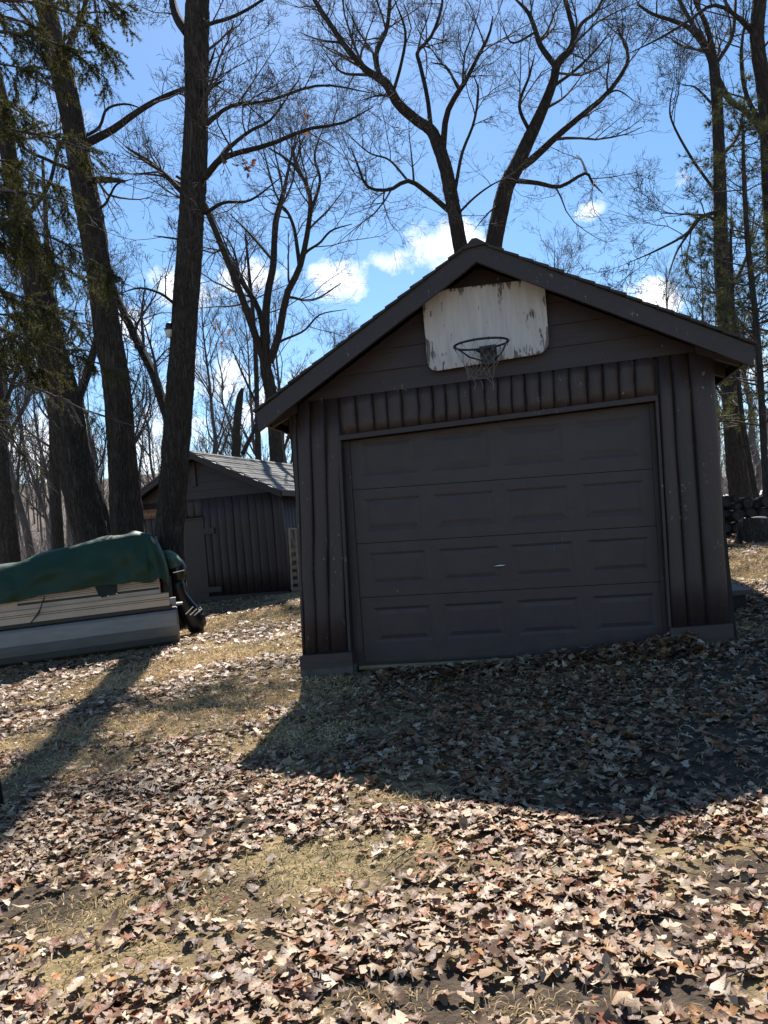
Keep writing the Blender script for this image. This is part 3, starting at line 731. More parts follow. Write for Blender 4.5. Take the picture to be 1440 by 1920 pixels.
for (p, q, sg) in ((sel, sap, 1), (ser, sap, -1)):
    m = MB(); m.prism(*[[s.P(a, b-d_, o) for a, b, o in ((p[0], p[1], .28), (q[0], q[1], .28), (q[0], q[1], -SD-.3), (p[0], p[1], -SD-.3))] for d_ in (.06, .03)]); m.build('roof_deck', M['stain_dk'], shed)
    m = MB(); m.slab(s, [(p[0]+sg*.01, p[1]-.025), (q[0], q[1]-.025), (q[0], q[1]-.155), (p[0]+sg*.02, p[1]-.155)], .27, .31); m.build('rake_board', M['fascia'], shed)
    m = MB(); m.slab(s, [(p[0]-sg*.01, p[1]-.02), (p[0]+sg*.02, p[1]-.02), (p[0]+sg*.02, p[1]-.13), (p[0]-sg*.01, p[1]-.13)], -SD-.3, .29); m.build('eave_board', M['fascia'], shed)
    if sg < 0:
        nc = 13; L_ = SD+.62; nt = 19
        dx = (q[0]-p[0])/nc; dz = (q[1]-p[1])/nc; tabs = []
        w_ = L_/nt
        for v in range(4):                                     # a few tab meshes shared by all
            r = random.Random(v); e = .006*r.random()
            base_q = [np.array(s.u*a+np.array([0, 0, b])+s.n*o) for a, b, o in ((-dx*.05, -dz*.05+.0, 0), (dx*1.1, dz*1.1-.012, 0), (dx*1.1, dz*1.1-.012, -w_*.965), (-dx*.05-sg*e*0, -dz*.05, -w_*.965))]
            mm = MB(); mm.prism([x-np.array([0, 0, .012]) for x in base_q], [x+np.array([0, 0, .010+e]) for x in base_q]); tabs.append(mesh('roof_shingle', mm.V, mm.F, M['shingle']))
        for i in range(nc):
            for k in range(nt):
                o = .33-(k+(.5 if i % 2 else 0))*w_
                if o-w_ < -SD-.32-.3: continue
                P0 = s.P(p[0]+dx*i, p[1]+dz*i-.012, o); inst('roof_shingle', tabs[(i*7+k*3+k*k) % 4], Matrix.Translation(P0), shed)
    else:
        m = MB(); m.prism(*[[s.P(a, b-d_, o) for a, b, o in ((p[0], p[1], .33), (q[0], q[1], .33), (q[0], q[1], -SD-.3), (p[0], p[1], -SD-.3))] for d_ in (.028, .0)]); m.build('far_roof_slope', M['shingle'], shed)
m = MB(); m.prism(*[[s.P(a, b+d_, o) for a, b, o in ((sap[0]-.1, sap[1]-.03, .33), (sap[0], sap[1]+.012, .33), (sap[0]+.1, sap[1]-.03, .33))]+[] for d_ in (0, .0)]) if False else None
m = MB(); m.prism([s.P(sap[0]-.12, sap[1]-.04, .33), s.P(sap[0], sap[1]+.02, .33), s.P(sap[0]+.12, sap[1]-.04, .33)], [s.P(sap[0]-.12, sap[1]-.04, -SD-.3), s.P(sap[0], sap[1]+.02, -SD-.3), s.P(sap[0]+.12, sap[1]-.04, -SD-.3)]); m.build('ridge_cap', M['shingle'], shed)
db = sLB(door_a1)-.02
door = MB().slab(s, [(doorL, db), (door_a1, db), (door_a1, door_t), (doorL, door_t)], .02, .06).build('door', M['stain_shed'], shed)
m = MB(); m.slab(s, [(doorL-.04, door_t+.004), (door_a1+.02, door_t+.004), (door_a1+.02, door_t+.04), (doorL-.04, door_t+.04)], .02, .085); m.build('drip_cap', M['stain_h'], shed)
for y0, y1, x1 in ((991, 1002, 405), (1101, 1111, 419)):        # wooden strap hinges
    b1, b0 = B(388, y0)[1], B(388, y1)[1]; a1 = B(x1, y0)[0]
    m = MB(); m.slab(s, [(door_a1-(.02 if y0 < 1050 else .3), b0), (a1, b0), (a1, b1), (door_a1-(.02 if y0 < 1050 else .3), b1)], .055, .085); m.build('strap', M['stain_h'], door)
m = MB(); m.slab(s, [(s_l-.03, sLB(s_l)-.1), (s_r+.05, sLB(s_r)-.1), (s_r+.05, sLB(s_r)+.01), (s_l-.03, sLB(s_l)+.01)], .0, .07); m.build('sill_plate', M['stain_h'], shed)
# worn orange sign beside the shed door
sg_p = [B(255, 958, .08), B(296, 954, .08), B(296, 971, .08), B(255, 975, .08)]
mo = m_plain('faded_orange_sign', (.20, .075, .045), .7, .4, 9)
sign = empty('wooden_sign', s.P(*sg_p[3], .07), 'small faded orange sign on the shed wall between two trunks', 'sign')
m = MB(); m.slab(s, sg_p[::-1], .055, .075); m.build('sign_board', mo, sign)
tc = bpy.data.curves.new('sign_lettering', 'FONT'); tc.body = 'Craftsman'; tc.size = .13; tc.extrude = .002; tc.align_x = 'CENTER'; tc.align_y = 'CENTER'; tc.shear = .35
to = bpy.data.objects.new('tmp', tc); COL.objects.link(to); dg = bpy.context.evaluated_depsgraph_get(); tm = bpy.data.meshes.new_from_object(to.evaluated_get(dg)); bpy.data.objects.remove(to)
tm.materials.clear(); tm.materials.append(m_plain('sign_letter_paint', (.42, .30, .16), .7, .3, 9))
ca = np.mean(np.array(sg_p), 0); Mx = Matrix(((s.u[0], 0, s.n[0], 0), (s.u[1], 0, s.n[1], 0), (0, 1, 0, 0), (0, 0, 0, 1))); Mx.translation = Vector(s.P(ca[0], ca[1], .079))
inst('sign_lettering', tm, Mx, sign)
# pale trellis leaning at the shed's side
tp0 = s.P(s_r+.30, 0, .0); tzg = float(gz(*tp0[:2])); tyl = at(550, 1050, tp0[1])
tr = empty('trellis', (tyl[0], tyl[1], float(gz(tyl[0], tyl[1]))), 'pale weathered wooden trellis leaning against the shed side wall', 'trellis')
mw = m_plain('weathered_wood', (.30, .25, .18), .85, .4, 10, stretch=(6, 6, 1))
q0, q1 = at(548, 1106, tyl[1]), at(542, 991, tyl[1]); r0, r1 = at(561, 1106, tyl[1]+.05), at(553.5, 991, tyl[1]+.05); w0, w1 = at(574, 1106, tyl[1]+.1), at(566, 993, tyl[1]+.1)
for p, q in ((q0, q1), (r0, r1), (w0, w1)):
    m = MB(); m.tube([p, q], .022, 4); m.build('post', mw, tr)
for f in (.0, .12, .24, .36, .5, .64):
    m = MB(); a, b = lerp(q0, q1, f+.02), lerp(w0, w1, f+.02)
    m.box((a+b)/2+np.array([0, .035, 0]), (.30, .02, .085)); m.build('slat', mw, tr)
m = MB(); m.tube([q1, w1], .02, 4); m.tube([q1, lerp(r0, r1, .65)], .012, 4); m.build('top_rail', mw, tr)

# ------------------------------------------------------------------ pontoon boat
BY = 11.0
O_ = at(338, 1207, BY); e1 = nrm(at(0, 1254, BY-.65)-O_); e2 = nrm(np.array([e1[1], -e1[0], 0])); e3 = np.cross(e2, e1); e3 = e3 if e3[2] > 0 else -e3
def bP(x, y, z): return O_+e1*x+e2*y+e3*z
def bl(px, py, y=0.):
    d = ray(px, py); t = (O_+e2*y-CAM).dot(e2)/d.dot(e2); p = CAM+d*t-O_; return float(p.dot(e1)), float(p.dot(e3))
boat = empty('pontoon_boat', bP(2.5, 1.1, 0), 'beige and aluminium pontoon boat under a dark green tarp', 'boat')
m_al = m_plain('dull_aluminium', (.25, .24, .235), .5, .12, 3, .55, stretch=(.6, 4, 5))
m_be = m_plain('beige_panel', (.60, .45, .32), .45, .1, 4)
m_bk = m_plain('black_stripe', (.015, .014, .016), .4, .2)
m_gr, t_, b_ = nodes('green_tarp'); n_ = N(t_)
f_ = n_.noise(n_.coord(), 3, 6); n_.link(n_.ramp(f_, [(.3, (.010, .038, .020)), (.7, (.016, .054, .029))]), b_.inputs['Base Color']); b_.inputs['Roughness'].default_value = .55
b_.inputs['Specular IOR Level'].default_value = .35
n_.bump(n_.math('ADD', n_.noise(n_.coord((1, 3, 2)), 4, 6), n_.math('MULTIPLY', n_.noise(n_.coord(), 180, 2), .04)), .012, .8, b_)
def pontoon(y0):
    prof = [(-.18, .51), (-.245, .485), (-.262, .45), (-.268, .27), (-.235, .13), (-.17, .04), (-.08, 0), (.08, 0), (.17, .04), (.235, .13), (.268, .27), (.262, .45), (.245, .485), (.18, .51)]; K = len(prof)
    V = []; xs = [(-.012, .6), (-.008, .95), (.015, 1.), (.9, 1.), (2.4, 1.), (4.6, 1.), (5.1, .8), (5.4, .45), (5.5, .1)]
    for x, sc in xs:
        for (yy, zz) in prof: V.append(bP(x, y0+yy*sc, .26+(zz-.26)*sc+(.2*(1-sc) if x > 5 else 0)))
    Fc = [(j*K+i, j*K+(i+1) % K, (j+1)*K+(i+1) % K, (j+1)*K+i) for j in range(len(xs)-1) for i in range(K)]+[tuple(range(K)), tuple((len(xs)-1)*K+i for i in range(K))[::-1]]
    o = obj('pontoon', V, Fc, m_al, boat)
    for x in (1.15, 2.45, 3.7):                                # weld seams
        m = MB(); m.prism([bP(x, y0+yy*1.008, .26+(zz-.26)*1.012) for yy, zz in prof], [bP(x+.012, y0+yy*1.008, .26+(zz-.26)*1.012) for yy, zz in prof]); m.build('weld_seam', m_al, o)
    return o
pontoon(.26); pontoon(1.95)
def bbox_(x0, x1, y0, y1, z0, z1, name, mat, par=boat):
    m = MB(); m.prism([bP(x0, y0, z0), bP(x1, y0, z0), bP(x1, y1, z0), bP(x0, y1, z0)], [bP(x0, y0, z1), bP(x1, y0, z1), bP(x1, y1, z1), bP(x0, y1, z1)]); return m.build(name, mat, par)
bbox_(.06, 5.2, -.0, 2.2, .512, .575, 'deck', m_bk)
bbox_(.09, 5.2, -.03, -.001, .562, .735, 'lower_panel', m_be)
bbox_(.20, 5.1, .02, .06, .737, 1.16, 'fence_panel', m_be); bbox_(.20, 5.1, 2.14, 2.18, .577, 1.16, 'fence_panel', m_be); bbox_(.20, .24, .061, .75, .577, 1.1, 'stern_panel', m_be); bbox_(.20, .24, 1.5, 2.139, .577, 1.1, 'stern_panel', m_be)
for z0, z1, y in ((.645, .652, -.034), (.672, .679, -.034)): bbox_(.09, 5.2, y, -.0302, z0, z1, 'stripe', m_bk)
bbox_(.085, 5.2, -.04, .019, .7352, .745, 'rub_rail', m_al)
for xa, xb in ((.21, 2.02), (2.35, 5.0)):
    for z0, z1 in ((.80, .832), (.86, .866), (.885, .891), (.91, .916)):
        k = .10*(z1-.8)/.1 if xa < 1 else -.06
        bbox_(xa, xb+k, .013, .0198, z0, z1, 'stripe', m_bk)
bbox_(.0, .085, -.028, .12, .577, .66, 'corner_cap', m_al); bbox_(-.09, .06, .02, .3, .545, .572, 'stern_platform', m_al)
# tarp
cols_ = [(-330, 1190, -330, 1112), (-120, 1152, -120, 1080), (0, 1134, 0, 1063), (40, 1125, 40, 1053), (100, 1113, 100, 1034), (180, 1100, 180, 1013), (225, 1095, 225, 1005), (252, 1092, 252, 1000), (283, 1092, 272, 1001), (300, 1083, 284, 1004)]
cp_ = smoothpath(cols_, 70); nrow = 16; V = []; NC = len(cp_)
tr_ = np.random.default_rng(5)
for c, (xb, yb, xt, yt) in enumerate(cp_):
    b0 = bl(xb, yb, -.05); t0 = bl(xt, yt, .1)
    f = c/(NC-1)
    hemw = .006*math.sin(c*.5)+.003*math.sin(c*1.7)
    for r in range(nrow):
        v = r/(nrow-1)
        fold = (.014*math.sin(9*f*3+6.5*v+1.5*math.sin(5*f))+.012*math.sin(f*24-v*9)+.004*math.sin(f*60+5*v))*math.sin(math.pi*min(1, v+.15))
        fold += .02*math.exp(-((f-.9)/.02)**2)*(1-v)
        x = lerp(b0[0], t0[0], v); z = lerp(b0[1]+hemw*(1-v), t0[1], v)
        V.append(bP(x, -.06+.16*v**3+fold*1.3, z+(.0)))
    top = [(.25, .03+.01*math.sin(c*.5)), (.7, .045), (1.2, .05), (1.8, .03), (2.15, -.03), (2.24, -.35), (2.26, -.6)]
    for (yy, dz) in top:
        sag = -.02*math.sin(f*16)**2*math.sin(math.pi*min(1, yy/2.2)); V.append(bP(t0[0], yy, t0[1]+dz+sag))
NR = nrow+7
Fc = [(c*NR+r, (c+1)*NR+r, (c+1)*NR+r+1, c*NR+r+1) for c in range(NC-1) for r in range(NR-1)]
k = len(V); lastc = [V[(NC-1)*NR+r] for r in range(nrow)]
# stern end of the tarp hangs over the corner and round the back
ecols = 12
for c in range(ecols):
    f = c/(ecols-1); yy = .06+2.15*max(0, f-.25)/.75
    for r in range(nrow):
        v = r/(nrow-1)
        pe = bl(lerp(317, 292, v)-6*math.sin(math.pi*v)*(-1), lerp(1097-3*math.sin(c*1.7), 1010, v), .1)
        g0 = min(1, f/.25); near = lastc[r]
        x, z = pe; bulge = .015*math.sin(c*2.1+v*3)
        tgt = bP(x+bulge, max(.06, yy), z+(.04*math.sin(math.pi*f) if r == nrow-1 else 0))
        V.append(near*(1-g0)+tgt*g0 if f < .25 else tgt)
for c in range(ecols-1):
    for r in range(nrow-1): a = k+c*nrow+r; Fc.append((a, a+nrow, a+nrow+1, a+1))
tarp = obj('tarp', V, Fc, m_gr, boat, smooth=True)
fl = [bl(178, 1100, 0), bl(219, 1094, 0), bl(220, 1114, 0), bl(187, 1121, 0)]
m = MB(); m.prism([bP(x, .0, z) for x, z in fl], [bP(x, -.012, z) for x, z in fl]); flap = m.build('tarp_flap', m_plain('dark_green_flap', (.006, .02, .02), .7), tarp)
for px, py in ((188, 1120), (203, 1117), (219, 1113)):
    x, z = bl(px, py, -.01); m = MB(); m.box(bP(x, -.016, z), (.014, .01, .014)); m.build('snap', M['metal'], tarp)
m = MB(); pts = [bP(*((lambda q: (q[0], -.07, q[1]))(bl(px, py, -.07)))) for px, py in ((84, 1117), (82, 1124), (76, 1140), (72, 1150), (64, 1160), (56, 1170))]
m.tube(pts, [.004, .009, .007, .014, .008, .006], 6); m.build('bungee_strap', M['rubber'], boat, True)
p_l = bl(289, 1015, .0); m = MB(); m.tube([bP(*((lambda q: (q[0], .05, q[1]))(bl(px, py, .05)))) for px, py in ((283, 1006), (288, 1014), (290, 1024), (289, 1034))], [.012, .025, .02, .006], 8); m.build('pale_patch', M['cord'], tarp, True)
# outboard motor, tilted on the transom
MY = 1.1
def mp(px, py, y=0.): x, z = bl(px, py, MY); return bP(x, MY+y, z)
def etube(mb, rows, K=14):
    """rows of (px, py, half width px, half depth m) stacked along an axis in the picture-parallel plane"""
    C = np.array([mp(r[0], r[1]) for r in rows]); T = np.gradient(C, axis=0); V = []
    for c, t, r in zip(C, T, rows):
        t = nrm(t); w = np.cross(t, e2)
        for i in range(K):
            th = 2*math.pi*i/K; cs, sn = math.cos(th), math.sin(th)
            V.append(c+w*r[2]*pxm(BY+MY)*np.sign(cs)*abs(cs)**.8+e2*r[3]*np.sign(sn)*abs(sn)**.8)
    n = len(rows); Fc = [(j*K+i, j*K+(i+1) % K, (j+1)*K+(i+1) % K, (j+1)*K+i) for j in range(n-1) for i in range(K)]+[tuple(range(K))[::-1], tuple((n-1)*K+i for i in range(K))]
    return mb.add(V, Fc)
m_mo = m_plain('black_motor_paint', (.010, .012, .017), .3, .3, 5)
m = MB(); etube(m, [(330, 1088, 12, .12), (333, 1098, 14, .13), (336, 1112, 13, .11), (340, 1122, 14, .09), (347, 1136, 17, .08), (353, 1146, 19, .08), (360, 1158, 19, .08), (365, 1168, 18, .08), (369, 1178, 15, .075), (373, 1187, 9, .04)])
motor = m.build('outboard_motor', m_mo, boat, True)
m = MB(); etube(m, [(325, 1046, 7, .1), (328, 1054, 14, .17), (332, 1064, 17, .2), (333, 1076, 16, .2), (332, 1085, 14, .17), (331, 1090, 10, .12)]); m.build('cowl', m_mo, motor, True)
m = MB(); etube(m, [(305, 1036, 4, .12), (312, 1038, 9, .22), (320, 1046, 13, .25), (327, 1056, 14, .25), (330, 1063, 13.5, .22)])
m.build('motor_cover', m_plain('pale_green_canvas', (.06, .13, .09), .6, .5, 9), motor, True)
m = MB(); m.prism([mp(324, 1074, -.21), mp(345, 1069, -.21), mp(345, 1069, .2), mp(324, 1074, .2)], [mp(324, 1072.6, -.21), mp(345, 1067.6, -.21), mp(345, 1067.6, .2), mp(324, 1072.6, .2)]); m.build('cowl_trim', M['metal'], motor)
for q in ((347, 1150, 361, 1136), (355, 1152, 368, 1140), (363, 1152, 378, 1140)):
    m = MB(); w = .12; m.prism([mp(q[0], q[1], -w), mp(q[2], q[3], -w), mp(q[2], q[3], w), mp(q[0], q[1], w)], [mp(q[0]+1.2, q[1]+1.2, -w), mp(q[2]+1.2, q[3]+1.2, -w), mp(q[2]+1.2, q[3]+1.2, w), mp(q[0]+1.2, q[1]+1.2, w)]); m.build('splash_plate', M['metal'], motor)
m = MB(); etube(m, [(356, 1168, 6, .05), (366, 1162, 8, .06), (376, 1158, 8, .06), (384, 1155, 5, .04)]); m.build('gearcase', m_mo, motor, True)
m = MB(); hubc = mp(380, 1157); axd = nrm(mp(384, 1155)-mp(366, 1162)); w1 = np.cross(axd, e2)
for k_ in range(3):
    th = k_*2.09+.5; d_ = w1*math.cos(th)+e2*math.sin(th); d2_ = np.cross(axd, d_)
    V = [hubc+d_*.02, hubc+d_*.09+d2_*.06+axd*.03, hubc+d_*.16+d2_*.03+axd*.02, hubc+d_*.16-d2_*.03-axd*.01, hubc+d_*.09-d2_*.05-axd*.03]
    m.prism([v-axd*.004 for v in V], [v+axd*.004 for v in V])
m.build('propeller', m_mo, motor)
m = MB(); m.tube([mp(317, 1088), mp(323, 1095), mp(322, 1110), mp(328, 1128)], .012, 6); m.tube([mp(311, 1091), mp(324, 1083)], .02, 6); m.build('tilt_bracket', M['metal'], motor, True)
bbox_(.03, .16, .75, 1.45, .56, .95, 'transom', m_bk)
m = MB()                                                    # timber cradle blocks under the hull
for x in (.1, 2.9): m.prism([bP(x, -.02, -.2), bP(x+.15, -.02, -.2), bP(x+.15, 2.25, -.2), bP(x, 2.25, -.2)], [bP(x, -.02, .03), bP(x+.15, -.02, .03), bP(x+.15, 2.25, .03), bP(x, 2.25, .03)])
m.build('cradle_block', M['dark'], boat)

# ------------------------------------------------------------------ log pile, stump, post
WY = 12.6
m_end, t_, b_ = nodes('shaded_log_end'); n_ = N(t_)  # near ends of the logs: their shadow side is painted in as near-black colour
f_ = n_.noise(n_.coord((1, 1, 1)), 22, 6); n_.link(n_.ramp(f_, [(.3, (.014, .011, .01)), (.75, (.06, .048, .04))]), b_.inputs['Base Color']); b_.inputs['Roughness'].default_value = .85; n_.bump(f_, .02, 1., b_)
pile = [(1362, 941, 9.5), (1403, 943, 10), (1381, 935, 6), (1409, 961, 9), (1386, 966, 11), (1364, 990, 8), (1346, 962, 10), (1342, 990, 10), (1437, 940, 9), (1433, 962, 9), (1428, 985, 10), (1455, 955, 10), (1460, 978, 11), (1384, 950, 6.5), (1421, 947, 6), (1364, 963, 8), (1404, 984, 10), (1383, 990, 9), (1480, 945, 9), (1484, 968, 10), (1344, 940, 8), (1452, 1000, 10), (1478, 992, 9), (1366, 977, 6)]
rr = random.Random(11)
for i, (px, py, r) in enumerate(pile):
    R = r*pxm(WY)*1.02; dy = rr.uniform(-.12, .12); L = rr.uniform(.5, .8); c0 = at(px, py, WY+dy); ax_ = nrm(np.array([rr.uniform(-.25, .15), 1, rr.uniform(-.06, .06)])); K = 11
    V = []; w1 = nrm(np.cross(ax_, [0, 0, 1])); w2 = np.cross(w1, ax_); ph = rr.uniform(0, 6)
    rad = [R*(1+.09*math.sin(2*t+ph)+.05*math.sin(5*t+ph)) for t in np.arange(K)*2*math.pi/K]
    for (d_, sc) in ((.012, .78), (0, 1.), (L, 1.), (L+.01, .8)):
        for k_ in range(K): th = 2*math.pi*k_/K; V.append(c0+ax_*d_+(w1*math.cos(th)+w2*math.sin(th))*rad[k_]*sc)
    Fc = [(j*K+q, j*K+(q+1) % K, (j+1)*K+(q+1) % K, (j+1)*K+q) for j in range(3) for q in range(K)]+[tuple(3*K+q for q in range(K))]
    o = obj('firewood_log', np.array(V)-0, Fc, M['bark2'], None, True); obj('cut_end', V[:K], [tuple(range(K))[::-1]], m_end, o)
    tag(o, 'sawn log with shade-darkened end lying in the stacked log pile beside the tree stump', 'log', 'logs in the pile')
SY = 11.5; sb0 = at(1400, 1020, SY); szg = float(gz(sb0[0], SY)); s_top = at(1412, 972, SY)
stump = empty('tree_stump', (s_top[0], SY, szg), 'cut grey brown tree stump in front of the log pile', 'stump')
K = 22; V = []; zt = s_top[2]
for (z, sc) in ((szg-.05, 1.35), (szg+.06, 1.16), (szg+.18, 1.05), (szg+.3, 1.0), (zt-.01, .98), (zt, .95)):
    for i in range(K):
        th = 2*math.pi*i/K; lob = 1+.07*math.sin(5*th+1)*(1 if z > szg+.1 else 1.8)+.03*math.sin(11*th); V.append((s_top[0]+.21*sc*lob*math.cos(th), SY+.21*sc*lob*math.sin(th), z+(.02*math.sin(th*2) if z > zt-.02 else 0)))
Fc = [(j*K+i, j*K+(i+1) % K, (j+1)*K+(i+1) % K, (j+1)*K+i) for j in range(5) for i in range(K)]
obj('stump_bark', V, Fc, M['bark2'], stump, smooth=True)
V2 = [(x, y, z+.001) for x, y, z in V[5*K:]]+[(s_top[0], SY, zt+.004)]
obj('cut_face', V2, [(i, (i+1) % K, K) for i in range(K)], m_plain('weathered_cut_wood', (.26, .22, .18), .85, .3, 30), stump)
pb = ghit(4, 1513); post = empty('metal_post', (pb[0], pb[1], float(gz(pb[0], pb[1]))), 'thin black metal post standing in the leaves at the lawn edge', 'post')
tp = at(-14, 1395, pb[1]); dirp = nrm(tp-pb); top = pb+dirp*1.15
m = MB(); m.tube([pb-dirp*.1, top], .0135, 8); m.build('shaft', M['blackmetal'], post, True)
m = MB(); m.tube([top+np.array([0, 0, 0]), top+np.array([-.02, 0, .09]), top+np.array([-.1, 0, .13]), top+np.array([-.17, 0, .08]), top+np.array([-.17, 0, .02])], .009, 8); m.build('hook', M['blackmetal'], post, True)

# ------------------------------------------------------------------ trees
def grow(P, R, idx, t, ln, ang, up, k, r0f, rmin, curl=.25):
    """children on parent polylines: idx parent index, t position 0..1, ln length"""
    kk = P.shape[1]; f = t*(kk-1); i = np.minimum(f.astype(int), kk-2); fr = (f-i)[:, None]
    p0 = P[idx, i]*(1-fr)+P[idx, i+1]*fr; pr = R[idx, i]*(1-fr[:, 0])+R[idx, i+1]*fr[:, 0]
    T = nrm(P[idx, i+1]-P[idx, i]); n = len(idx)
    q = rng.normal(size=(n, 3)); q = nrm(q-T*(q*T).sum(-1, keepdims=True))
    D = nrm(T*np.cos(ang)[:, None]+q*np.sin(ang)[:, None]); D[:, 2] += up; D = nrm(D)
    pts = np.zeros((n, k, 3)); pts[:, 0] = p0; d = D.copy()
    for s_ in range(1, k):
        d = nrm(d+rng.normal(size=(n, 3))*curl+np.array([0, 0, up*.35]))
        pts[:, s_] = pts[:, s_-1]+d*(ln/(k-1))[:, None]
    ra = np.minimum(pr*r0f, ln*.02+.003); ra = np.maximum(ra, rmin)
    rad = ra[:, None]*np.linspace(1, .25, k)[None]; rad = np.maximum(rad, rmin*.8)
    return pts, rad
def seglen(P): return np.linalg.norm(np.diff(P, axis=1), axis=-1).sum(-1)
def ramify(P, R, dens1, len1, levels=3, per=(6, 5, 3), lfac=(.55, .52, .55), t0=.22, up=.12, rmin=.0036):
    """limbs (N,k,3) -> list of (P,R,sides)"""
    out = []; L = seglen(P); cnt = np.maximum(1, (L*dens1*rng.uniform(.8, 1.2, len(L))).astype(int))
    idx = np.repeat(np.arange(len(L)), cnt); n = len(idx); t = rng.uniform(t0, 1, n)**.85
    ln = len1*rng.uniform(.45, 1.25, n)*(1-.35*t)
    p, r = grow(P, R, idx, t, ln, rng.uniform(.5, 1.15, n), up, 7, .5, rmin*1.8, .15); out.append((p, r, 4))
    for lv in range(levels-1):
        idx = np.repeat(np.arange(len(p)), per[lv]); n = len(idx); t = rng.uniform(.15, 1, n); L = seglen(p)
        ln = L[idx]*lfac[lv]*rng.uniform(.5, 1.3, n)*(1.1-.4*t)
        p, r = grow(p, r, idx, t, ln, rng.uniform(.45, 1.1, n), up*.8, (5, 4, 2)[min(lv, 2)], .6, rmin, .22); out.append((p, r, 3))
    return out
def joined(parts):
    Vs, Fs, k = [], [], 0
    for p, r, sd in parts:
        v, f = tubes(p, r, sd); Vs.append(v); Fs.append(f+k); k += len(v)
    return np.vstack(Vs), np.vstack(Fs)
LK = 16
def trace(rows, Y, dy=0., wmin=.008):
    """px rows (x, y, width px) at depth Y drifting by dy metres along the limb"""
    r = smoothpath(rows, LK); Ys = np.linspace(Y, Y+dy, LK)
    P = np.array([at(a[0], a[1], y) for a, y in zip(r, Ys)]); R = np.maximum(r[:, 2]*pxm(Ys)*.5, wmin)
    return P, R
def traced_tree(label, trunk, Y, limbs, bark='bark', dens=2.0, len1=1.6, levels=4, per=(7, 5, 3), trunk_twigs=True, ground=True, group=None, name='oak_tree', lean=0., flare=1.25):
    P, R = trace(trunk, Y, lean)
    if ground:                                               # carry the stem down to the lawn
        d = nrm(P[0]-P[1]); d[2] = min(d[2], -.6); p = P[0].copy()
        gzz = float(gz(p[0], p[1])); drop = max(.02, p[2]-gzz+.15); q = p+np.array([d[0]/abs(d[2])*drop*.5, 0, -drop]); q2 = p*.5+q*.5
        P = np.vstack([q, q2, P]); R = np.concatenate([[R[0]*flare*1.25, R[0]*1.1], R])
    rt = empty(name, (P[0][0], P[0][1], float(gz(P[0][0], P[0][1]))), label, 'tree', group)
    # lumpy trunk
    K = 40 if R.max() > .15 else 14
    RW = 150; Pd = smoothpath(np.c_[P, R], RW); V, Fc = tubes(Pd[None, :, :3], Pd[None, :, 3], K)
    Vr = V.reshape(RW, K, 3); ce = Pd[:, None, :3]; th = np.arange(K)*2*math.pi/K; h = Pd[:, 2][:, None]
    lob = 1+.05*np.sin(3*th[None]+h*1.1+Y)+.035*np.sin(5*th[None]-h*2.3)+.03*np.sin(9*th[None]+h*.7)+.03*np.sin(14*th[None]+1.6*np.sin(h*1.9+2*np.sin(th[None]*3)))+.022*rng.normal(size=(RW, K))
    V = (ce+(Vr-ce)*lob[..., None]).reshape(-1, 3)
    obj('trunk', V, Fc, M[bark], rt, smooth=True)
    LP, LR = [], []
    for rows, dy in limbs:
        p, r = trace(rows, Y, dy); LP.append(p); LR.append(r)
    if trunk_twigs:
        Pu = smoothpath(np.c_[P, R], 30)[14:]; Pu = smoothpath(Pu, LK); 
        LPt, LRt = [Pu[:, :3]], [Pu[:, 3]]
    else: LPt, LRt = [], []
    parts = []
    if LP: 
        LPa, LRa = np.array(LP), np.array(LR); v, f = tubes(LPa, LRa, 9)
        jit = 1.; obj('limbs', v, f, M[bark], rt, smooth=True)
    A_, B_ = np.array(LP+LPt), np.array(LR+LRt)
    parts = ramify(A_, B_, dens*.97, len1*1.4, levels, per)
    v, f = joined(parts); obj('crown', v, f, M['twig'], rt)
    return rt
def w_(pts, a, b):
    n = len(pts); return [(x, y, lerp(a, b, i/(n-1))*(.55 if i == n-1 else 1)) for i, (x, y) in enumerate(pts)]

T1Y, T2Y, T3Y = 14.2, 13.8, 13.2
traced_tree('thick oak leaning hard left behind the boat, its top beyond the spruce', [(182, 1015, 66), (143, 866, 58), (117, 743, 60), (95, 652, 55), (77, 560, 52), (55, 470, 47), (35, 400, 40), (22, 333, 32), (8, 233, 26), (-5, 150, 22), (-30, 40, 18)], T1Y,
    [(w_([(90, 640), (70, 590), (20, 560), (-40, 500)], 16, 8), -1.), (w_([(130, 800), (170, 690), (185, 600), (178, 480)], 12, 6), 2.), (w_([(40, 420), (90, 350), (110, 280), (150, 200)], 9, 4), 1.)], dens=1.4, len1=1.3)
traced_tree('tall oak leaning left with a broken stub, next to the leaning thick oak', [(240, 1012, 62), (229, 866, 52), (220, 743, 49), (207, 652, 49), (190, 530, 46), (168, 400, 48), (154, 333, 44), (136, 233, 40), (122, 167, 40), (103, 83, 38), (83, 0, 36), (65, -80, 34), (40, -200, 28)], T2Y,
    [(w_([(140, 280), (175, 262), (213, 242), (250, 215), (290, 190), (340, 168), (400, 150)], 18, 6), .5), (w_([(145, 262), (185, 240), (200, 205), (235, 195), (270, 205)], 7, 3), 1.), (w_([(155, 345), (176, 338), (205, 337), (234, 340)], 15, 10), -.4), (w_([(168, 400), (195, 385), (207, 365), (220, 345), (250, 335)], 6, 3), -.8),
     (w_([(103, 90), (125, 70), (140, 55), (165, 45)], 7, 3), -1), (w_([(140, 320), (90, 300), (40, 270), (10, 180)], 8, 4), -1.5), (w_([(110, 120), (150, 40), (170, -40)], 12, 8), 1)], dens=1.6, len1=1.3)
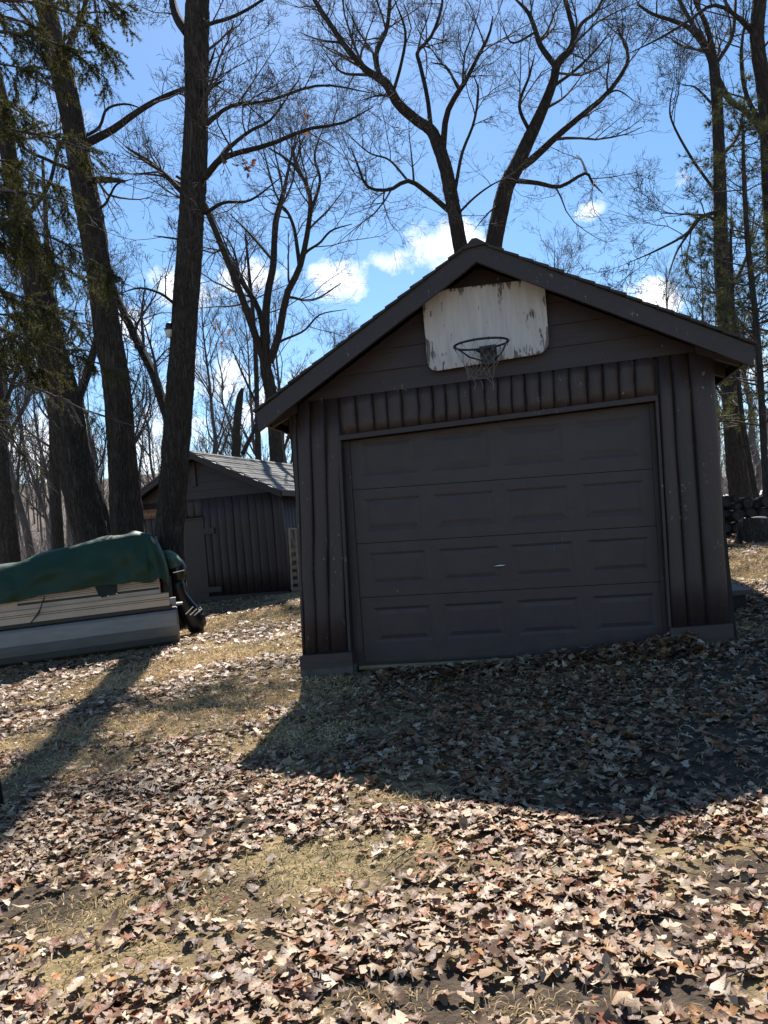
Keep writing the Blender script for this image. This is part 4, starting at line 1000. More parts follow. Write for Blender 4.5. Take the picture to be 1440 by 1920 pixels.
traced_tree('big straight oak trunk rising between the boat and the shed, lamp on it', [(318, 1075, 60), (317, 1003, 54), (329, 866, 50), (335, 743, 51), (342, 652, 47), (354, 500, 47), (360, 400, 46), (364, 333, 47), (368, 233, 43), (367, 133, 43), (367, 67, 46), (370, 0, 43), (373, -80, 40), (376, -200, 34)], T3Y,
    [(w_([(330, 825), (308, 765), (287, 700), (262, 650), (226, 572), (200, 500)], 20, 12), 2.), (w_([(352, 62), (335, 38), (325, 10), (318, -30)], 20, 13), 1.), (w_([(366, 345), (388, 328), (410, 302), (440, 288), (505, 271), (577, 242), (642, 231), (700, 200)], 16, 3), -1.5),
     (w_([(405, 305), (435, 272), (470, 245), (510, 222), (560, 150)], 10, 3), 1.5), (w_([(362, 375), (340, 358), (312, 330), (280, 303), (235, 275)], 14, 5), 1.), (w_([(368, 62), (390, 46), (435, 32), (480, 8), (530, -30)], 9, 4), -1), (w_([(370, 150), (387, 130), (398, 108), (404, 85)], 8, 3), -.4), (w_([(370, 180), (390, 168), (405, 158), (419, 151)], 10, 4), -.4),
     (w_([(347, 585), (325, 568), (300, 550), (262, 540), (225, 550)], 7, 3), -.8), (w_([(355, 452), (332, 448), (310, 445), (288, 442)], 5, 2.5), -.3), (w_([(385, 400), (420, 380), (470, 375), (530, 330)], 8, 3), -1.2), (w_([(370, 250), (430, 200), (500, 190), (600, 160), (700, 175)], 9, 3), 2.)], dens=1.9, len1=1.25)
traced_tree('many forked bare oak growing up behind the shed roof', [(520, 880, 26), (517, 850, 24), (510, 760, 22), (503, 713, 22), (497, 673, 20), (500, 567, 14), (513, 490, 12), (515, 430, 11), (523, 393, 10), (534, 350, 7), (545, 300, 4), (556, 250, 2)], 25.,
    [(w_([(503, 700), (473, 613), (447, 540), (420, 473), (390, 400), (365, 355), (330, 330)], 15, 9), -1.), (w_([(499, 680), (487, 587), (455, 530), (437, 500), (412, 450)], 12, 8), 1.), (w_([(505, 680), (523, 627), (537, 553), (560, 507), (573, 455), (581, 400), (579, 355), (548, 307), (505, 278)], 16, 5), -1.5),
     (w_([(562, 500), (558, 470), (550, 423), (533, 390), (507, 380)], 9, 4), 1.), (w_([(569, 478), (580, 468), (600, 455), (622, 432), (660, 420)], 6, 3), -2), (w_([(534, 557), (550, 558), (573, 563), (600, 557), (640, 530)], 6, 3), 2), (w_([(515, 648), (530, 638), (570, 620), (600, 590), (650, 580)], 6, 2), 1), (w_([(513, 490), (470, 440), (430, 400)], 6, 3), 2), (w_([(581, 400), (600, 340), (590, 290), (610, 230)], 7, 3), 2)],
    dens=1.25, len1=2.4, levels=4)
traced_tree('bare oak behind the garage peak, its limbs spreading left', [(930, 985, 34), (905, 750, 30), (872, 520, 28), (862, 462, 27), (851, 397, 26), (841, 336, 24), (826, 289, 24), (815, 253, 22), (797, 235, 20), (765, 213, 18), (736, 180, 18), (714, 144, 16), (675, 123, 11), (642, 79, 10), (620, 47, 9), (592, 4, 8), (570, -40, 6)], 21.,
    [(w_([(711, 143), (706, 100), (725, 54), (731, 0), (735, -40)], 10, 6), 1), (w_([(830, 292), (837, 217), (859, 173), (873, 152), (895, 108), (917, 65), (924, 30)], 13, 4), -1.5), (w_([(808, 240), (801, 180), (787, 119), (783, 97), (808, 69), (826, 22), (832, -20)], 9, 5), 1.5), (w_([(853, 360), (866, 289), (888, 231), (897, 173), (889, 143)], 7, 3), -1.),
     (w_([(845, 398), (801, 361), (765, 339), (729, 356), (689, 350), (671, 310), (657, 274)], 11, 3), -2), (w_([(858, 165), (837, 126), (808, 117)], 5, 3), -1), (w_([(745, 190), (727, 180), (705, 180), (672, 190)], 6, 2), -1), (w_([(715, 140), (680, 140), (640, 135), (610, 100)], 7, 3), 1.5), (w_([(765, 339), (730, 300), (690, 285), (640, 240)], 5, 2), 2), (w_([(735, 180), (752, 120), (760, 60), (740, 0)], 7, 4), -2), (w_([(640, 80), (600, 75), (560, 60)], 5, 2), 1), (w_([(855, 405), (890, 370), (925, 345), (960, 330)], 5, 2), -2)],
    dens=2.1, len1=1.75, levels=4)
traced_tree('bare oak behind the garage roof, its long limb reaching right', [(935, 985, 36), (915, 600, 34), (931, 440, 32), (945, 361, 30), (967, 314, 28), (992, 260, 24), (1014, 213, 20), (1036, 159, 17), (1046, 119, 15), (1075, 83, 12), (1072, 47, 9), (1060, 0, 8), (1050, -40, 6)], 20.,
    [(w_([(972, 316), (1000, 297), (1039, 260), (1086, 220), (1137, 177), (1173, 126), (1176, 97), (1158, 54)], 16, 4), -1.5), (w_([(1072, 85), (1090, 45), (1115, 25), (1129, 0), (1140, -30)], 8, 5), 1), (w_([(1045, 128), (1014, 87), (1003, 54), (989, 22), (963, -5)], 12, 6), 1), (w_([(995, 250), (974, 199), (992, 144), (1003, 101)], 8, 3), -1), (w_([(958, 338), (1007, 343), (1050, 350), (1097, 325), (1111, 343), (1130, 362)], 10, 3), -1.2),
     (w_([(1100, 325), (1090, 300), (1080, 290)], 5, 2), 1), (w_([(1137, 177), (1160, 170), (1190, 190)], 4, 2), -1), (w_([(1040, 160), (1080, 130), (1120, 90), (1150, 50)], 7, 3), 2), (w_([(1020, 205), (1060, 180), (1100, 130)], 6, 2), 2), (w_([(940, 380), (915, 400), (890, 430)], 4, 2), -1), (w_([(1005, 60), (960, 80), (940, 40)], 5, 2), -1)],
    dens=2.1, len1=1.75, levels=4)
traced_tree('tall bare tree beyond the garage eave with a long arching whip', [(1392, 955, 42), (1386, 915, 39), (1378, 830, 37), (1370, 744, 34), (1361, 606, 28), (1354, 503, 27), (1349, 361, 23), (1346, 217, 20), (1339, 126, 18), (1330, 98, 17), (1303, 61, 10), (1274, 43, 8), (1230, 29, 6), (1195, 8, 4)], 17.,
    [(w_([(1330, 100), (1312, 65), (1299, 47), (1274, 0), (1265, -30)], 10, 6), 1), (w_([(1340, 110), (1325, 50), (1303, 0), (1295, -40)], 11, 6), -1), (w_([(1345, 115), (1371, 72), (1378, 22), (1380, -30)], 9, 5), 1), (w_([(1344, 145), (1368, 188), (1397, 208), (1425, 245), (1450, 300)], 12, 10), -1), (w_([(1350, 395), (1310, 410), (1285, 440), (1230, 470), (1180, 492)], 9, 2), -1.5), (w_([(1346, 365), (1299, 300), (1263, 235), (1256, 199), (1266, 144)], 6, 2), -1.2),
     (w_([(1352, 420), (1325, 405), (1290, 402), (1240, 400)], 7, 2), -2), (w_([(1310, 412), (1270, 470), (1250, 530)], 6, 2), -1), (w_([(1362, 560), (1400, 480), (1415, 400)], 8, 4), 1), (w_([(1340, 200), (1305, 165), (1280, 160)], 5, 2), -.6), (w_([(1345, 300), (1385, 250), (1400, 150)], 7, 4), 1.5), (w_([(1372, 760), (1340, 720), (1320, 640)], 6, 2), 1)],
    bark='bark2', dens=1.9, len1=1.35, levels=4)
traced_tree('heavy dark trunk past the garage whose base stands out beyond the log pile', [(1490, 1000, 44), (1470, 700, 38), (1448, 400, 30), (1440, 260, 27), (1432, 160, 25), (1419, 72, 25), (1424, 0, 24), (1430, -80, 22)], 14.5,
    [(w_([(1418, 70), (1395, 45), (1370, 20), (1350, -20)], 9, 5), .8), (w_([(1420, 60), (1345, 10), (1290, 40), (1240, 70), (1180, 100)], 8, 3), -1.5), (w_([(1440, 250), (1400, 180), (1390, 100), (1400, 20)], 10, 5), 1)], dens=1.8, len1=1.2)
traced_tree('grey trunk standing left of the leaning oaks, cut by the tarp top', [(20, 1060, 36), (10, 940, 33), (0, 850, 30), (-8, 760, 28), (-20, 600, 26), (-30, 300, 20)], 17., [(w_([(-5, 800), (30, 700), (60, 600), (70, 480)], 9, 4), 1)], bark='bark2', dens=1.2)
traced_tree('slim grey trunk between the left edge trunk and the leaning oaks', [(110, 1045, 23), (104, 930, 19), (100, 800, 16), (97, 700, 14), (92, 560, 11), (85, 400, 8), (80, 300, 5)], 20., [(w_([(100, 800), (70, 720), (40, 640), (20, 540)], 5, 2), 1), (w_([(98, 700), (130, 620), (150, 540)], 5, 2), -1)], bark='bark2', dens=1.7, len1=1.5)
traced_tree('thin trunk between the two leaning oaks and the boat', [(150, 1030, 18), (128, 930, 16), (112, 850, 14), (160, 700, 9), (185, 600, 6), (190, 480, 4)], 22., [(w_([(120, 890), (90, 850), (60, 840)], 5, 2), 1)], bark='bark2', dens=1.6, len1=1.6)
traced_tree('short broken topped trunk behind the shed ridge', [(440, 880, 15), (442, 830, 14), (446, 780, 14), (450, 745, 12), (455, 728, 5)], 26., [(w_([(455, 850), (470, 820), (480, 800), (500, 760)], 9, 5), 1)], bark='bark2', dens=1.5, len1=1.6, trunk_twigs=False)
traced_tree('narrow trunk beside the broken one behind the shed roof', [(485, 880, 11), (484, 830, 11), (482, 760, 9), (478, 640, 8), (470, 540, 6), (460, 440, 4)], 28., [(w_([(482, 760), (450, 690), (430, 640)], 5, 2), 1)], bark='bark2', dens=2.2, len1=2.)

# lamp on the big trunk
ly = T3Y-.1; lp_ = at(318, 620, ly); lamp = empty('yard_lamp', lp_, 'small jar lamp with dark cap on the big straight trunk', 'lamp')
def lathe(mb, c, prof, K=14):
    V = [(c[0]+r*math.cos(2*math.pi*i/K), c[1]+r*math.sin(2*math.pi*i/K), c[2]+z) for r, z in prof for i in range(K)]; n = len(prof)
    return mb.add(V, [(j*K+i, j*K+(i+1) % K, (j+1)*K+(i+1) % K, (j+1)*K+i) for j in range(n-1) for i in range(K)]+[tuple(range(K))[::-1], tuple((n-1)*K+i for i in range(K))])
lc = at(317.5, 617, ly)
m = MB(); lathe(m, lc, [(.085, -.02), (.085, .0), (.06, .03), (.055, .09), (.03, .11)]); m.tube([lc+np.array([0, 0, .07]), lc+np.array([.12, .04, .09])], .02, 6); m.build('lamp_cap', M['blackmetal'], lamp, True)
m = MB(); lathe(m, lc, [(.02, -.155), (.05, -.14), (.07, -.10), (.078, -.05), (.078, -.021)]); m.build('glass_jar', m_plain('frosted_glass', (.62, .58, .52), .35, .06), lamp, True)

# ------------------------------------------------------------------ conifers
def needles(base, axis_, n_each, ln, wd, spread, forward=.5):
    """thin triangles round points; base (N,3), axis (N,3)"""
    Nn = len(base)*n_each; b = np.repeat(base, n_each, 0); a = np.repeat(axis_, n_each, 0)
    q = rng.normal(size=(Nn, 3)); q = nrm(q-a*(q*a).sum(-1, keepdims=True))
    d = nrm(a*forward+q*spread); w = nrm(np.cross(d, rng.normal(size=(Nn, 3))))*wd
    L = (ln*rng.uniform(.6, 1.15, Nn))[:, None]
    V = np.stack([b-w, b+w, b+d*L], 1).reshape(-1, 3)
    return V, np.arange(Nn*3).reshape(-1, 3)
def along(P, step):
    """points and tangents sampled along polylines"""
    out, tan = [], []
    seg = P[:, 1:]-P[:, :-1]; L = np.linalg.norm(seg, axis=-1)
    n = np.maximum(1, (L/step).astype(int)); 
    for k in range(P.shape[1]-1):
        c = n[:, k]; idx = np.repeat(np.arange(len(P)), c); f = rng.uniform(0, 1, len(idx))[:, None]
        out.append(P[idx, k]*(1-f)+P[idx, k+1]*f); tan.append(nrm(seg[idx, k]))
    return np.vstack(out), np.vstack(tan)
SPY = 7.6
spr = at(-330, 1000, SPY); spb = float(gz(spr[0], SPY))
spruce = empty('spruce_tree', (spr[0], SPY, spb), 'spruce with drooping green boughs hanging in from beyond the lawn edge', 'tree')
pth = np.array([[spr[0], SPY, spb-.1, .17], [spr[0]+.03, SPY, spb+4, .13], [spr[0], SPY, spb+8, .08], [spr[0], SPY, spb+12, .02]])
pp = smoothpath(pth, 24); v, f = tubes(pp[None, :, :3], pp[None, :, 3], 14); obj('trunk', v, f, M['bark2'], spruce, smooth=True)
boughs = [([(-330, 60), (-120, 20), (40, 40), (112, 105)], .3), ([(-330, -40), (0, -60), (150, -25), (240, 25)], -.2), ([(-330, 10), (0, 0), (130, 25), (207, 95)], .3), ([(-330, 120), (-60, 60), (100, 80), (202, 150)], .1), ([(-330, 180), (-100, 120), (0, 120), (85, 140)], -.4), ([(-330, 260), (-100, 200), (0, 190), (60, 230)], .4),
          ([(-330, 320), (-100, 240), (60, 250), (175, 285)], 0), ([(-330, 380), (-120, 310), (0, 300), (110, 350)], .5), ([(-330, 450), (-100, 370), (40, 360), (170, 395)], -.2), ([(-330, 520), (-80, 430), (80, 440), (210, 512)], 0), ([(-330, 560), (-100, 480), (60, 480), (200, 548)], .3), ([(-330, 600), (-120, 530), (20, 550), (140, 610)], -.3),
          ([(-330, 690), (-100, 600), (60, 640), (150, 670), (235, 698)], 0), ([(-330, 720), (-100, 650), (20, 660), (110, 720)], .4), ([(-330, 790), (-100, 710), (40, 720), (150, 765), (280, 808)], 0), ([(-330, 700), (-150, 640), (-20, 640), (60, 620)], -.4), ([(-330, 860), (-100, 790), (0, 800), (62, 880)], .2), ([(-330, 420), (-140, 400), (-20, 420), (50, 400)], -.6), ([(-330, 640), (-140, 560), (0, 590), (120, 575)], .5),
          ([(-330, 500), (-100, 400), (0, 420), (90, 470)], -.4)]
BP, BR_ = [], []
for rows, dy in boughs:
    r = smoothpath([(x, y, lerp(9, 2, i/(len(rows)-1))) for i, (x, y) in enumerate(rows)], 14); Ys = np.linspace(SPY, SPY+dy, 14)
    BP.append([at(a[0], a[1], y) for a, y in zip(r, Ys)]); BR_.append(r[:, 2]*pxm(SPY)*.5)
BP = np.array(BP); BR_ = np.array(BR_)
v, f = tubes(BP, BR_, 6); obj('boughs', v, f, M['twig'], spruce, smooth=True)
cnt = 33; idx = np.repeat(np.arange(len(BP)), cnt); n = len(idx); t = rng.uniform(.25, 1, n)
P1, R1 = grow(BP, BR_, idx, t, rng.uniform(.2, .5, n)*(1.15-.5*t), rng.uniform(.5, 1.0, n), -.35, 6, .5, .003, .10)
idx2 = np.repeat(np.arange(n), 7); n2 = len(idx2); P2, R2 = grow(P1, R1, idx2, rng.uniform(.1, .95, n2), rng.uniform(.08, .22, n2), rng.uniform(.5, .9, n2), -.25, 4, .6, .002, .1)
v, f = joined([(P1, R1, 3), (P2, R2, 3)]); obj('twigs', v, f, M['twig'], spruce)
# the lower boughs are half bare
keep1 = rng.uniform(size=n) < np.where(idx == 14, .04, np.where(idx == 12, .7, np.where(idx == 16, .35, .8))); k2 = keep1[idx2]&(rng.uniform(size=n2) < .9)
b1, a1 = along(P1[keep1], .010); b2, a2 = along(P2[k2], .010); bb, aa = np.vstack([b1, b2]), np.vstack([a1, a2])
v, f = needles(bb, aa, 5, .034, .0028, .8, .8); o = obj('needles', v, f, M['spruce'], spruce)

def pine(label, trunk, Y, z0, z1, nbr, blen, group=None, ntuft=38):
    P, R = trace(trunk, Y); gzz = float(gz(P[0][0], Y)); P = np.vstack([[P[0][0], Y, gzz-.1], P]); R = np.concatenate([[R[0]*1.2], R])
    rt = empty('pine_tree', (P[0][0], Y, gzz), label, 'tree', group)
    pd = smoothpath(np.c_[P, R], 40); v, f = tubes(pd[None, :, :3], pd[None, :, 3], 12); obj('trunk', v, f, M['bark2'], rt, smooth=True)
    tt = rng.uniform(z0, z1, nbr); PP, RR_ = pd[None, :, :3], np.maximum(pd[None, :, 3], .01)
    p1, r1 = grow(PP, RR_, np.zeros(nbr, int), tt, blen*rng.uniform(.5, 1.2, nbr)*(1.2-.6*tt), rng.uniform(1.1, 1.6, nbr), .02, 8, .35, .006, .12)
    i2 = np.repeat(np.arange(nbr), 7); n2 = len(i2); p2, r2 = grow(p1, r1, i2, rng.uniform(.3, 1, n2), rng.uniform(.15, .45, n2), rng.uniform(.4, .9, n2), .1, 5, .6, .004, .15)
    v, f = joined([(p1, r1, 4), (p2, r2, 3)]); obj('crown', v, f, M['twig'], rt)
    ok = rng.uniform(size=n2) < .82
    tips = np.vstack([p2[ok, -1], p2[ok, 3], p1[:, -1]]); tax = nrm(np.vstack([p2[ok, -1]-p2[ok, -2], p2[ok, 3]-p2[ok, 2], p1[:, -1]-p1[:, -2]]))
    v, f = needles(tips, tax, ntuft, .12, .003, .75, .75); obj('needles', v, f, M['pine'], rt)
    return rt
pine('young pine with its slim trunk just past the garage eave', [(1440, 960, 14), (1437, 930, 13), (1425, 700, 12), (1414, 569, 11), (1402, 456, 10), (1395, 330, 8), (1392, 230, 4)], 13.5, .30, 1., 62, 1.25)
pine('thin pine in front of the tall bare tree by the log pile', [(1420, 950, 11), (1404, 860, 10), (1390, 770, 9), (1378, 640, 8), (1372, 520, 7), (1370, 430, 4)], 14.5, .35, 1., 50, 1.15)
pine('full pine standing right of the slim young pine', [(1500, 960, 16), (1490, 700, 14), (1482, 450, 10), (1478, 250, 5)], 15.5, .25, 1., 60, 1.5)

# ------------------------------------------------------------------ woods behind
def generic_tree(seed, H):
    global rng
    keep = rng; rng = np.random.default_rng(seed)
    k = 12; z = np.linspace(0, H, k); P = np.c_[np.cumsum(rng.normal(size=k)*.12), np.cumsum(rng.normal(size=k)*.12), z]; P[0] = 0; P[0, 2] = -.3; R = H*.011*np.linspace(1.1, .12, k)
    pd = smoothpath(np.c_[P, R], 22); v, f = tubes(pd[None, :, :3], pd[None, :, 3], 8)
    PP, RR_ = pd[None, :, :3], pd[None, :, 3]; nb = 20; tt = rng.uniform(.28, .98, nb)
    p1, r1 = grow(PP, RR_, np.zeros(nb, int), tt, H*.34*rng.uniform(.5, 1.2, nb)*(1.15-.7*tt), rng.uniform(.5, 1.0, nb), .3, 8, .55, .01, .18)
    parts = [(p1, r1, 5)]+ramify(p1, r1, 2.1, H*.12, 3, (6, 4), (.5, .5), .15, .25, .005)
    v2, f2 = joined(parts); rng = keep
    return mesh('trunk', v, f, M['bark_far'], True), mesh('crown', v2, f2, M['twig'])
gens = [generic_tree(20+i, h) for i, h in enumerate((11., 13., 9.5, 14., 8.))]
spots = [(-120, 26, 1.1), (40, 24, .9), (65, 31, 1.), (140, 35, 1.1), (178, 28, .8), (215, 38, 1.15), (262, 30, .9), (300, 40, 1.1), (395, 34, .9), (420, 42, 1.1), (470, 38, 1.), (548, 33, .85), (600, 30, .62), (640, 44, .9), (690, 36, .6), (760, 32, .62), (820, 40, .75), (1000, 30, .72), (1050, 26, .68), (1085, 33, .8), (1120, 38, .85), (1180, 44, .8), (1215, 32, .62), (1270, 28, .62), (1310, 36, .9), (1345, 30, .85), (1415, 26, .8), (1450, 33, 1.), (1560, 28, 1.), (-260, 22, 1.), (10, 42, 1.), (100, 48, 1.1), (340, 50, 1.2), (510, 48, 1.1), (880, 46, 1.), (1380, 46, 1.1)]
rg = random.Random(4)
for i, (px, Y, sc) in enumerate(spots):
    zone = 'beyond the pontoon boat' if px < 320 else 'behind the log shed' if px < 560 else 'behind the garage roof' if px < 1330 else 'past the log pile'
    p = at(px, 1000, Y); z = float(gz(p[0], Y)); o = empty('woodland_tree', (p[0], Y, z), 'slender bare tree in the woods '+zone, 'tree', 'bare trees in the woods '+zone)
    o.rotation_euler = (rg.uniform(-.05, .05), rg.uniform(-.08, .04), rg.uniform(0, 6.28)); o.scale = (sc,)*3
    for nm, me in zip(('trunk', 'crown'), gens[i % 5]):
        c = bpy.data.objects.new(nm, me); COL.objects.link(c); c.parent = o
# far wood: one mass on the hillside
nf_ = 330; fx = rng.uniform(-1, 1, nf_); fy = rng.uniform(52, 135, nf_); fx = fx*fy*.85
fz = gz(fx, fy); H = rng.uniform(7, 12, nf_)
P = np.zeros((nf_, 5, 3)); tz = np.linspace(0, 1, 5)
P[:, :, 0] = fx[:, None]+np.cumsum(rng.normal(size=(nf_, 5))*.15, 1); P[:, :, 1] = fy[:, None]; P[:, :, 2] = fz[:, None]+H[:, None]*tz[None]-.2
R = (H*.010)[:, None]*np.linspace(1.1, .2, 5)[None]
nb = 14; idx = np.repeat(np.arange(nf_), nb); n = len(idx); tt = rng.uniform(.15, .98, n)
p1, r1 = grow(P, R, idx, tt, H[idx]*.28*rng.uniform(.5, 1.2, n), rng.uniform(.4, 1., n), .3, 4, .6, .02, .2)
i2 = np.repeat(np.arange(n), 6); n2 = len(i2); p2, r2 = grow(p1, r1, i2, rng.uniform(.1, 1, n2), rng.uniform(.5, 1.6, n2), rng.uniform(.4, 1., n2), .3, 2, .6, .014, .2)
v, f = joined([(P, R, 5), (p1, r1, 3), (p2, r2, 3)]); o = obj('far_wood', v, f, M['bark_far']); tag(o, 'grey mass of bare far trees on the wooded hillside', 'woods', kind='stuff')
# grey underbrush between the trunks
nb_ = 9000; bx_ = rng.uniform(-1, 1, nb_); by_ = rng.uniform(21, 60, nb_)**1.0; bx_ = bx_*by_*.62
clear = ~(((bx_-15)**2+((by_-31)*1.2)**2 < 36)&(rng.uniform(size=nb_) < .8))&~((bx_ > -6.5) & (bx_ < 3.5) & (by_ < 25)); bx_, by_ = bx_[clear], by_[clear]; nb_ = len(bx_)
D = nrm(np.c_[rng.normal(size=nb_)*.4, rng.normal(size=nb_)*.4, np.ones(nb_)]); L = rng.uniform(.6, 3.4, nb_)
P = np.zeros((nb_, 4, 3)); P[:, 0] = np.c_[bx_, by_, gz(bx_, by_)-.05]
for k in range(1, 4): D = nrm(D+rng.normal(size=(nb_, 3))*.22); P[:, k] = P[:, k-1]+D*(L/3)[:, None]
R = np.maximum(.004, L*.004)[:, None]*np.linspace(1, .4, 4)[None]
i2 = np.repeat(np.arange(nb_), 5); n2 = len(i2); p2, r2 = grow(P, R, i2, rng.uniform(.25, 1, n2), rng.uniform(.2, .7, n2), rng.uniform(.3, 1., n2), .2, 2, .7, .0045, .25)
v, f = joined([(P, R, 3), (p2, r2, 3)]); o = obj('underbrush', v, f, M['brush']); tag(o, 'tangled grey brush under the trees behind the buildings', 'brush', kind='stuff')

# ------------------------------------------------------------------ fallen leaves and dry grass
patches = []
for px, py, rx, ry in ((620, 1615, .48, .3), (330, 1345, 1.05, .6), (470, 1300, .95, .75), (250, 1275, .8, .6), (420, 1230, 1., .7), (760, 1497, .32, .16), (620, 1275, .5, .3), (450, 1160, 1.4, 1.0), (150, 1720, .28, .14), (120, 1440, .6, .35), (60, 1390, .7, .35), (1000, 1890, .25, .08), (1330, 1180, .3, .3), (1400, 1060, 1.1, .8), (540, 1380, .5, .3), (700, 1880, .2, .1), (220, 1800, .3, .12), (420, 1690, .18, .12)):
    p = ghit(px, py); patches.append((p[0], p[1], rx, ry))
def turf(x, y):
    v = np.zeros_like(x)
    for a, b, rx, ry in patches: v = np.maximum(v, np.exp(-(((x-a)/rx)**2+((y-b)/ry)**2)**1.5*.8))
    return np.clip(v+.22*pnoise(x, y, 1.6, 9), 0, 1)
gpoly = [tuple(g.P(a, 0, o)[:2]) for a, o in ((aL-.05, .09), (aR+.05, .09), (aR+.05, -GDEP), (aL-.05, -GDEP))]
def in_frame_rect(fr, x, y, a0, a1, o0, o1):
    dx, dy = x-fr.c[0], y-fr.c[1]; a = dx*fr.u[0]+dy*fr.u[1]; o = dx*fr.n[0]+dy*fr.n[1]; return (a > a0)&(a < a1)&(o > o0)&(o < o1)
def free(x, y):
    bad = in_frame_rect(GAR, x, y, aL-.06, aR+.06, -GDEP, .09)|in_frame_rect(SHED, x, y, s_l-.05, s_r+.05, -SD, .08)
    dx, dy = x-O_[0], y-O_[1]; la, lb = dx*e1[0]+dy*e1[1], dx*e2[0]+dy*e2[1]; bad |= (la > .02)&(la < 5.6)&(lb > .03)&(lb < 2.2)
    return ~bad
def leaf_tpl(seed, hi=False):
    r = np.random.default_rng(seed)
    if hi: s_ = np.array([0, .07, .16, .22, .29, .38, .45, .52, .61, .69, .76, .85, .94, 1.]); w = np.array([.012, .04, .19, .23, .12, .28, .34, .15, .33, .37, .18, .25, .16, .0])
    else: s_ = np.array([0, .16, .24, .36, .46, .58, .68, .84, 1.]); w = np.array([.015, .2, .24, .14, .33, .18, .36, .24, .03])
    n = len(s_); c1, c2, tw, c3 = r.normal()*.7, abs(r.normal())*.7+.1, r.normal()*.4, r.normal()*.1
    if seed % 4 == 1: c1 = max(-1.5, min(1.5, c1*2.2))
    if seed % 4 == 2: c2 = .8+.35*r.random(); c2 *= 1 if seed % 8 == 2 else -1
    wsc = r.uniform(.65, 1.15)
    V = []
    for i in range(n):
        for q in (-1, 0, 1):
            x = w[i]*q*wsc*(1+.16*r.normal()); y = s_[i]-.5+.25*abs(x)-.04
            z = c1*(y**2)*.6+c2*x*x*1.5+tw*x*y+c3*y+.018*r.normal()*(q != 0)
            V.append((x, y, z))
    V = np.array(V); V[:, 2] -= V[:, 2].mean()
    Fc = [(i*3+k, i*3+k+1, i*3+4+k, i*3+3+k) for i in range(n-1) for k in (0, 1)]
    return V, np.array(Fc)
def simple_tpl(seed):
    r = np.random.default_rng(seed); c1, c2 = r.normal()*.9, abs(r.normal())*.9
    pts = [(0, -.5), (.28, -.2), (.2, .05), (.38, .22), (0, .5), (-.38, .25), (-.18, .02), (-.3, -.18)]
    V = np.array([(x*(1+.15*r.normal()), y, c1*y*y*.6+c2*x*x*1.6+.04*r.normal()) for x, y in pts]); return V, np.array([(0, 1, 6, 7), (1, 2, 6, 6), (2, 3, 5, 6), (3, 4, 5, 5)])[[0, 2]]
def small_tpl(seed):
    r = np.random.default_rng(seed); V = []; c1, c2 = r.normal()*.8, abs(r.normal())*.8
    for yy, w in ((-.5, .02), (-.12, .3), (.1, .2), (.28, .34), (.5, .06)):
        for q in (-1, 1): x = w*q*(1+.25*r.normal()); V.append((x, yy+.1*r.normal(), c1*yy*yy*.6+c2*x*x*1.3+.03*r.normal()))
    return np.array(V), np.array([(2*i, 2*i+1, 2*i+3, 2*i+2) for i in range(4)])
tpl = [leaf_tpl(i) for i in range(26)]+[small_tpl(500+i) for i in range(14)]
pal = np.array([c for c, _ in LEAFCOL]); pw = np.array([w for _, w in LEAFCOL], float); pw /= pw.sum()
def rotm(n, tilt):
    yaw = rng.uniform(0, 2*math.pi, n); ax1 = rng.normal(size=n)*tilt; ax2 = rng.normal(size=n)*tilt
    cy_, sy_, ca, sa_, cb, sb2 = np.cos(yaw), np.sin(yaw), np.cos(ax1), np.sin(ax1), np.cos(ax2), np.sin(ax2)
    Z = np.zeros(n); O1 = np.ones(n)
    Rz = np.stack([cy_, -sy_, Z, sy_, cy_, Z, Z, Z, O1], -1).reshape(n, 3, 3); Rx = np.stack([O1, Z, Z, Z, ca, -sa_, Z, sa_, ca], -1).reshape(n, 3, 3); Ry = np.stack([cb, Z, sb2, Z, O1, Z, -sb2, Z, cb], -1).reshape(n, 3, 3)
    return Rx @ Ry @ Rz
def scatter(n, y0, y1, spread=.62, power=1.):
    y = y0+(y1-y0)*rng.uniform(size=n)**power; x = rng.uniform(-1, 1, n)*(y*spread+.5); return x, y
sets = []
for n, y0, y1, pw_, size in ((42000, 1.7, 8.5, .75, .069), (24000, 1.7, 7, .7, .036), (14000, .6, 9, .751, .075), (17000, 8.5, 15, .8, .085), (9000, 15, 30, .9, .12)):
    x, y = scatter(n, y0, y1, .56, pw_)
    if pw_ == .751: x = np.sign(x)*(.5+y*rng.uniform(.54, 1.15, n))
    k = free(x, y)&(rng.uniform(size=n) < (1-.97*turf(x, y)**.45*(y < 15))*(1-.8*soil(x, y))*np.clip(.78+.5*pnoise(x, y, 3.1, 33), .15, 1)); 
    if y0 > 14: k &= ~((x > -5) & (x < -1.5) & (y < 17))
    sets.append((x[k], y[k], size))
dq = rng.uniform(0, 1, 900); dq_a = DL+.1+(DR-DL)*dq**.8; dq_o = .08+np.abs(rng.normal(size=900))*.14; heap = np.array([g.P(a, 0, o)[:2] for a, o in zip(dq_a, dq_o)]); sets.append((heap[:, 0], heap[:, 1], .09))
X = np.concatenate([a for a, _, _ in sets]); Yv = np.concatenate([b for _, b, _ in sets]); SZ = np.concatenate([np.full(len(a), c) for a, _, c in sets])
SZ = SZ*rng.uniform(.6, 1.35, len(X)); Zv = gz(X, Yv)+.008+rng.uniform(0, .026, len(X)); tilt = .20; Zv[-900:] += np.clip(.10-.3*(dq_o-.08), 0, 1)*rng.uniform(0, 1, 900)*(.3+dq)
ci = rng.choice(len(pal), len(X), p=pw); redp = pnoise(X, Yv, 1.3, 21); 
redz = (redp > .45)&(rng.uniform(size=len(X)) < .35)&(X < .6); ci[redz] = rng.choice([4, 5, 6, 8], redz.sum())
ci[(Yv > 9)&(rng.uniform(size=len(X)) < .25)] = 3
